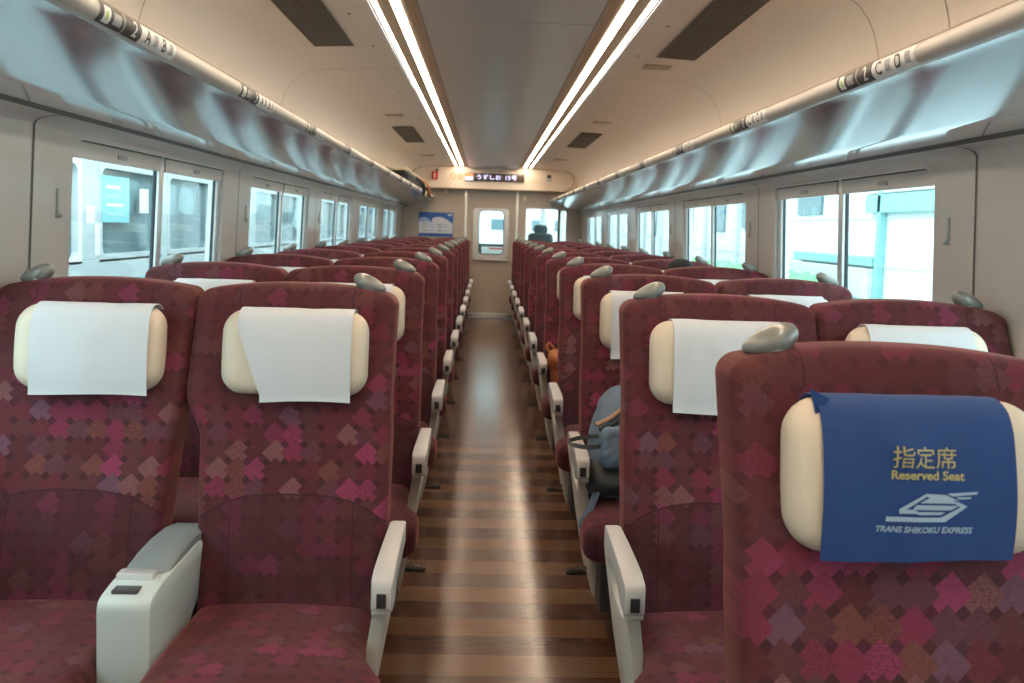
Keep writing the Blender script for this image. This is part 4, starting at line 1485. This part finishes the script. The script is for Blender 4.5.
MB().tube([(0, -0.2, 0.0), (0, -0.2, 0.46)], 0.06, 12).build('pedestal', M['dark'], parent=ds)
for sx_ in (-1, 1):
    pillow(0.03, 0.16, 0.02, 0.05, 0.02, 3, 4, lambda x, z, h: (sx_ * 0.215 + x, z - 0.12, 0.78 - h)).build('armrest', M['vinyl'], parent=ds, sharp=80)

# cab shell: floor, roof, sides, pillars of the glazed front
cab = MB().box(-1.3, 1.3, WALL_END + 0.05, 15.0, -0.04, 0.0)
tagset(cab.build('floor_cab', M['dark'], smooth=False), kind='structure')
cb = MB().box(-1.3, 1.3, WALL_END + 0.05, 15.0, 2.25, 2.28)
tagset(cb.build('ceiling_cab', M['header'], smooth=False), kind='structure')
for i, (x0, x1, z0, z1) in enumerate(((-1.3, 1.3, 0, 0.82), (-1.3, 1.3, 1.9, 2.25), (-1.3, -1.2, 0.82, 1.9), (1.2, 1.3, 0.82, 1.9), (0.86, 0.95, 0.82, 1.9), (-0.50, -0.42, 0.82, 1.9))):
    tagset(MB().box(x0, x1, 14.9, 15.0, z0, z1).build('trim_%d' % (i + 2), M['label_w'], bevel=0.01), kind='structure')
ck = empty('control_desk', (0.0, 14.5, 0), label='dark control desk seen low through the door window', cat='desk')
MB().box(-0.6, 1.1, 0, 0.35, 0.0, 1.05).build('desk_body', M['dark'], parent=ck, bevel=0.03)
MB().box(-0.15, 0.25, -0.04, 0.0, 0.88, 1.0).build('instrument_panel', M['label_w'], parent=ck, bevel=0.01)
MB().box(-0.02, 0.20, -0.05, -0.03, 0.96, 0.985).build('red_strip', M['red'], parent=ck)

# ================================================================== outside
M['ballast'] = mat('concrete_ground', (0.42, 0.44, 0.44), 0.9, 0, 0.2, 3, 0.15)
g = MB().box(-60, 60, -40, 90, -1.25, -1.2).build('ground', M['ballast'], smooth=False)
tagset(g, kind='structure')

# platform and station facade on the right
M['fac'] = mat('white_cladding', (0.62, 0.66, 0.66), 0.6, 0, 0, 1, 0.02)
M['fac2'] = mat('pale_concrete', (0.52, 0.56, 0.57), 0.7, 0, 0.1, 4, 0.1)
M['cyan'] = mat('turquoise_sign', (0.20, 0.42, 0.41), 0.5)
M['green'] = mat('green_hedge', (0.16, 0.42, 0.20), 0.8, 0, 0.5, 12, 0.3)
M['dkglass'] = mat('dark_building_glass', (0.10, 0.17, 0.19), 0.15)
M['salmon'] = mat('salmon_sign', (0.75, 0.25, 0.20), 0.6)
bld = empty('station_building', (6.0, 20.0, -1.2), label='bright white station building with turquoise band beyond the right windows', cat='building')


def bx(parent, org, name, m, x0, x1, y0, y1, z0, z1, bevel=0.01):
    return MB().box(x0 - org[0], x1 - org[0], y0 - org[1], y1 - org[1], z0 - org[2], z1 - org[2]).build(name, m, parent=parent, bevel=bevel, seg=1)


O_ = (6.0, 20.0, -1.2)
bx(bld, O_, 'wall', M['fac'], 6.1, 6.6, 1.0, 46, -1.2, 4.2)
bx(bld, O_, 'turquoise_band', M['cyan'], 5.98, 6.12, 6.0, 13.6, 1.74, 2.02)
bx(bld, O_, 'mottled_fascia', M['fac2'], 6.0, 6.12, 6.0, 13.7, 2.04, 2.50)
bx(bld, O_, 'turquoise_post', M['cyan'], 5.98, 6.1, 13.06, 13.18, -1.2, 2.6)
bx(bld, O_, 'turquoise_rail', M['cyan'], 5.95, 6.1, 13.2, 16.6, 0.90, 1.05)
bx(bld, O_, 'low_wall', M['fac2'], 5.9, 6.1, 13.2, 19.5, 0.38, 0.86)
for i, (ya, yb, za, zb_) in enumerate(((15.6, 16.8, 1.75, 2.30), (19.3, 20.5, 1.5, 2.5), (22.0, 23.2, 1.4, 2.4), (25.5, 27.5, 1.4, 2.6), (31, 33, 1.2, 2.6), (37, 39, 1.2, 2.6))):
    bx(bld, O_, 'window', M['dkglass'], 6.05, 6.12, ya, yb, za, zb_)
for i in range(8):
    bx(bld, O_, 'pilaster', M['fac2'], 6.0, 6.12, 17.6 + i * 3.1, 17.85 + i * 3.1, -1.2, 3.4)
for i in range(5):
    bx(bld, O_, 'panel_joint', M['fac2'], 6.08, 6.12, 1.5, 46, -0.6 + 0.75 * i, -0.575 + 0.75 * i, 0.0)
bx(bld, O_, 'salmon_sign', M['salmon'], 5.9, 6.05, 21.0, 23.0, 2.62, 2.95)
pf = MB().box(2.2, 6.0, -5, 46, -1.2, -0.05).build('platform', M['fac2'], bevel=0.02)
tagset(pf, kind='structure')
hg = MB()
for i in range(30):
    hg.ellipsoid((5.3, 13.7 + i * 0.35, 0.35), (0.25, 0.30, 0.36), 10, 8, lambda p, d: p + d * 0.08 * noise.noise(p * 5))
o = hg.build('hedge', M['green'])
tagset(o, 'low bright green hedge in front of the station building', 'hedge')

db = empty('far_building', (0.5, 30, -1.2), label='pale distant building seen through the door window', cat='building')
bx(db, (0.5, 30, -1.2), 'wall', M['fac'], -3.0, 5.0, 30, 31, -1.2, 6)
for (x0_, x1_) in ((-2.4, -1.6), (0.08, 0.75), (1.5, 2.0), (2.3, 2.8)):
    bx(db, (0.5, 30, -1.2), 'window', M['dkglass'], x0_, x1_, 29.95, 30.05, 1.25, 1.62)

# train on the next track on the left
M['tr_body'] = mat('train_silver', (0.42, 0.47, 0.48), 0.4, 0.2, 0, 2, 0.03)
M['tr_glass'] = mat('train_window_dark', (0.07, 0.13, 0.145), 0.08, 0.0, coat=0.4)
M['tr_white'] = mat('train_white', (0.62, 0.66, 0.66), 0.5)
M['post_c'] = mat('cyan_poster', (0.18, 0.43, 0.46), 0.5)
TX = -3.25
tr = empty('train_car', (TX, 15.0, -1.2), label='silver commuter train standing on the next track beyond the left windows', cat='train')
OT = (TX, 15.0, -1.2)
bx(tr, OT, 'body_side', M['tr_body'], TX - 2.7, TX, 0.5, 40, -0.9, 0.98, 0.02)
bx(tr, OT, 'body_top', M['tr_body'], TX - 2.7, TX, 0.5, 40, 1.78, 2.6, 0.05)
bx(tr, OT, 'inner_wall', M['tr_white'], TX - 2.7, TX - 2.6, 0.5, 40, 0.9, 1.8, 0)
y = 0.6
i = 0
while y < 39:
    # door bay: two leaves each with a window, then a pair of big windows
    for (w_, kind) in ((0.30, 'pier'), (0.62, 'door'), (0.62, 'door'), (0.30, 'pier'), (1.35, 'win'), (0.16, 'pier'), (1.35, 'win')):
        if kind == 'pier':
            bx(tr, OT, 'pier', M['tr_body'], TX - 0.12, TX, y, y + w_, 0.96, 1.80, 0.01)
        else:
            nm = 'door_window' if kind == 'door' else 'side_window'
            polyplate(rrect(0.0, w_, 0.94, 1.80, 0.01), [rrect(0.06, w_ - 0.06, 1.0 if kind == 'win' else 0.97, 1.72, 0.07)], 0.06,
                      lambda u, v, q, y=y: (TX - 0.03 + q - OT[0], y + u - OT[1], v - OT[2]), nm + '_frame', M['tr_white'] if kind == 'door' else M['tr_body'], tr)
            bx(tr, OT, nm, M['tr_glass'], TX - 0.07, TX - 0.055, y + 0.03, y + w_ - 0.03, 0.95, 1.78, 0)
        y += w_
    i += 1
bx(tr, OT, 'waist_stripe', M['post_c'], TX, TX + 0.004, 0.6, 39.5, 0.70, 0.78, 0)


def sticker(name, m, y0, y1, z0, z1, label, cat='poster'):
    o = MB().box(0, 0.004, -(y1 - y0) / 2, (y1 - y0) / 2, -(z1 - z0) / 2, (z1 - z0) / 2).build(name, m, loc=(TX + 0.001, (y0 + y1) / 2, (z0 + z1) / 2))
    tagset(o, label, cat)
    return o


po = sticker('window_poster', M['post_c'], 7.18, 7.72, 1.27, 1.66, 'turquoise poster on the train seen through the first left window')
for q in range(4):
    bx(po, tuple(po.location), 'print_line', M['p_white'] if q % 2 else M['p_pale'], TX + 0.005, TX + 0.007, 7.26, 7.62 - 0.03 * q, 1.33 + 0.075 * q, 1.355 + 0.075 * q, 0)
sticker('white_notice', M['tr_white'], 6.90, 7.05, 1.26, 1.40, 'white notice left of the turquoise poster on the next train', 'notice')
sticker('white_notice', M['tr_white'], 7.05, 7.14, 1.0, 1.26, 'tall narrow white notice below and left of the turquoise poster', 'notice')
sticker('white_notice', M['tr_white'], 7.95, 8.15, 1.36, 1.58, 'white notice right of the turquoise poster on the next train', 'notice')
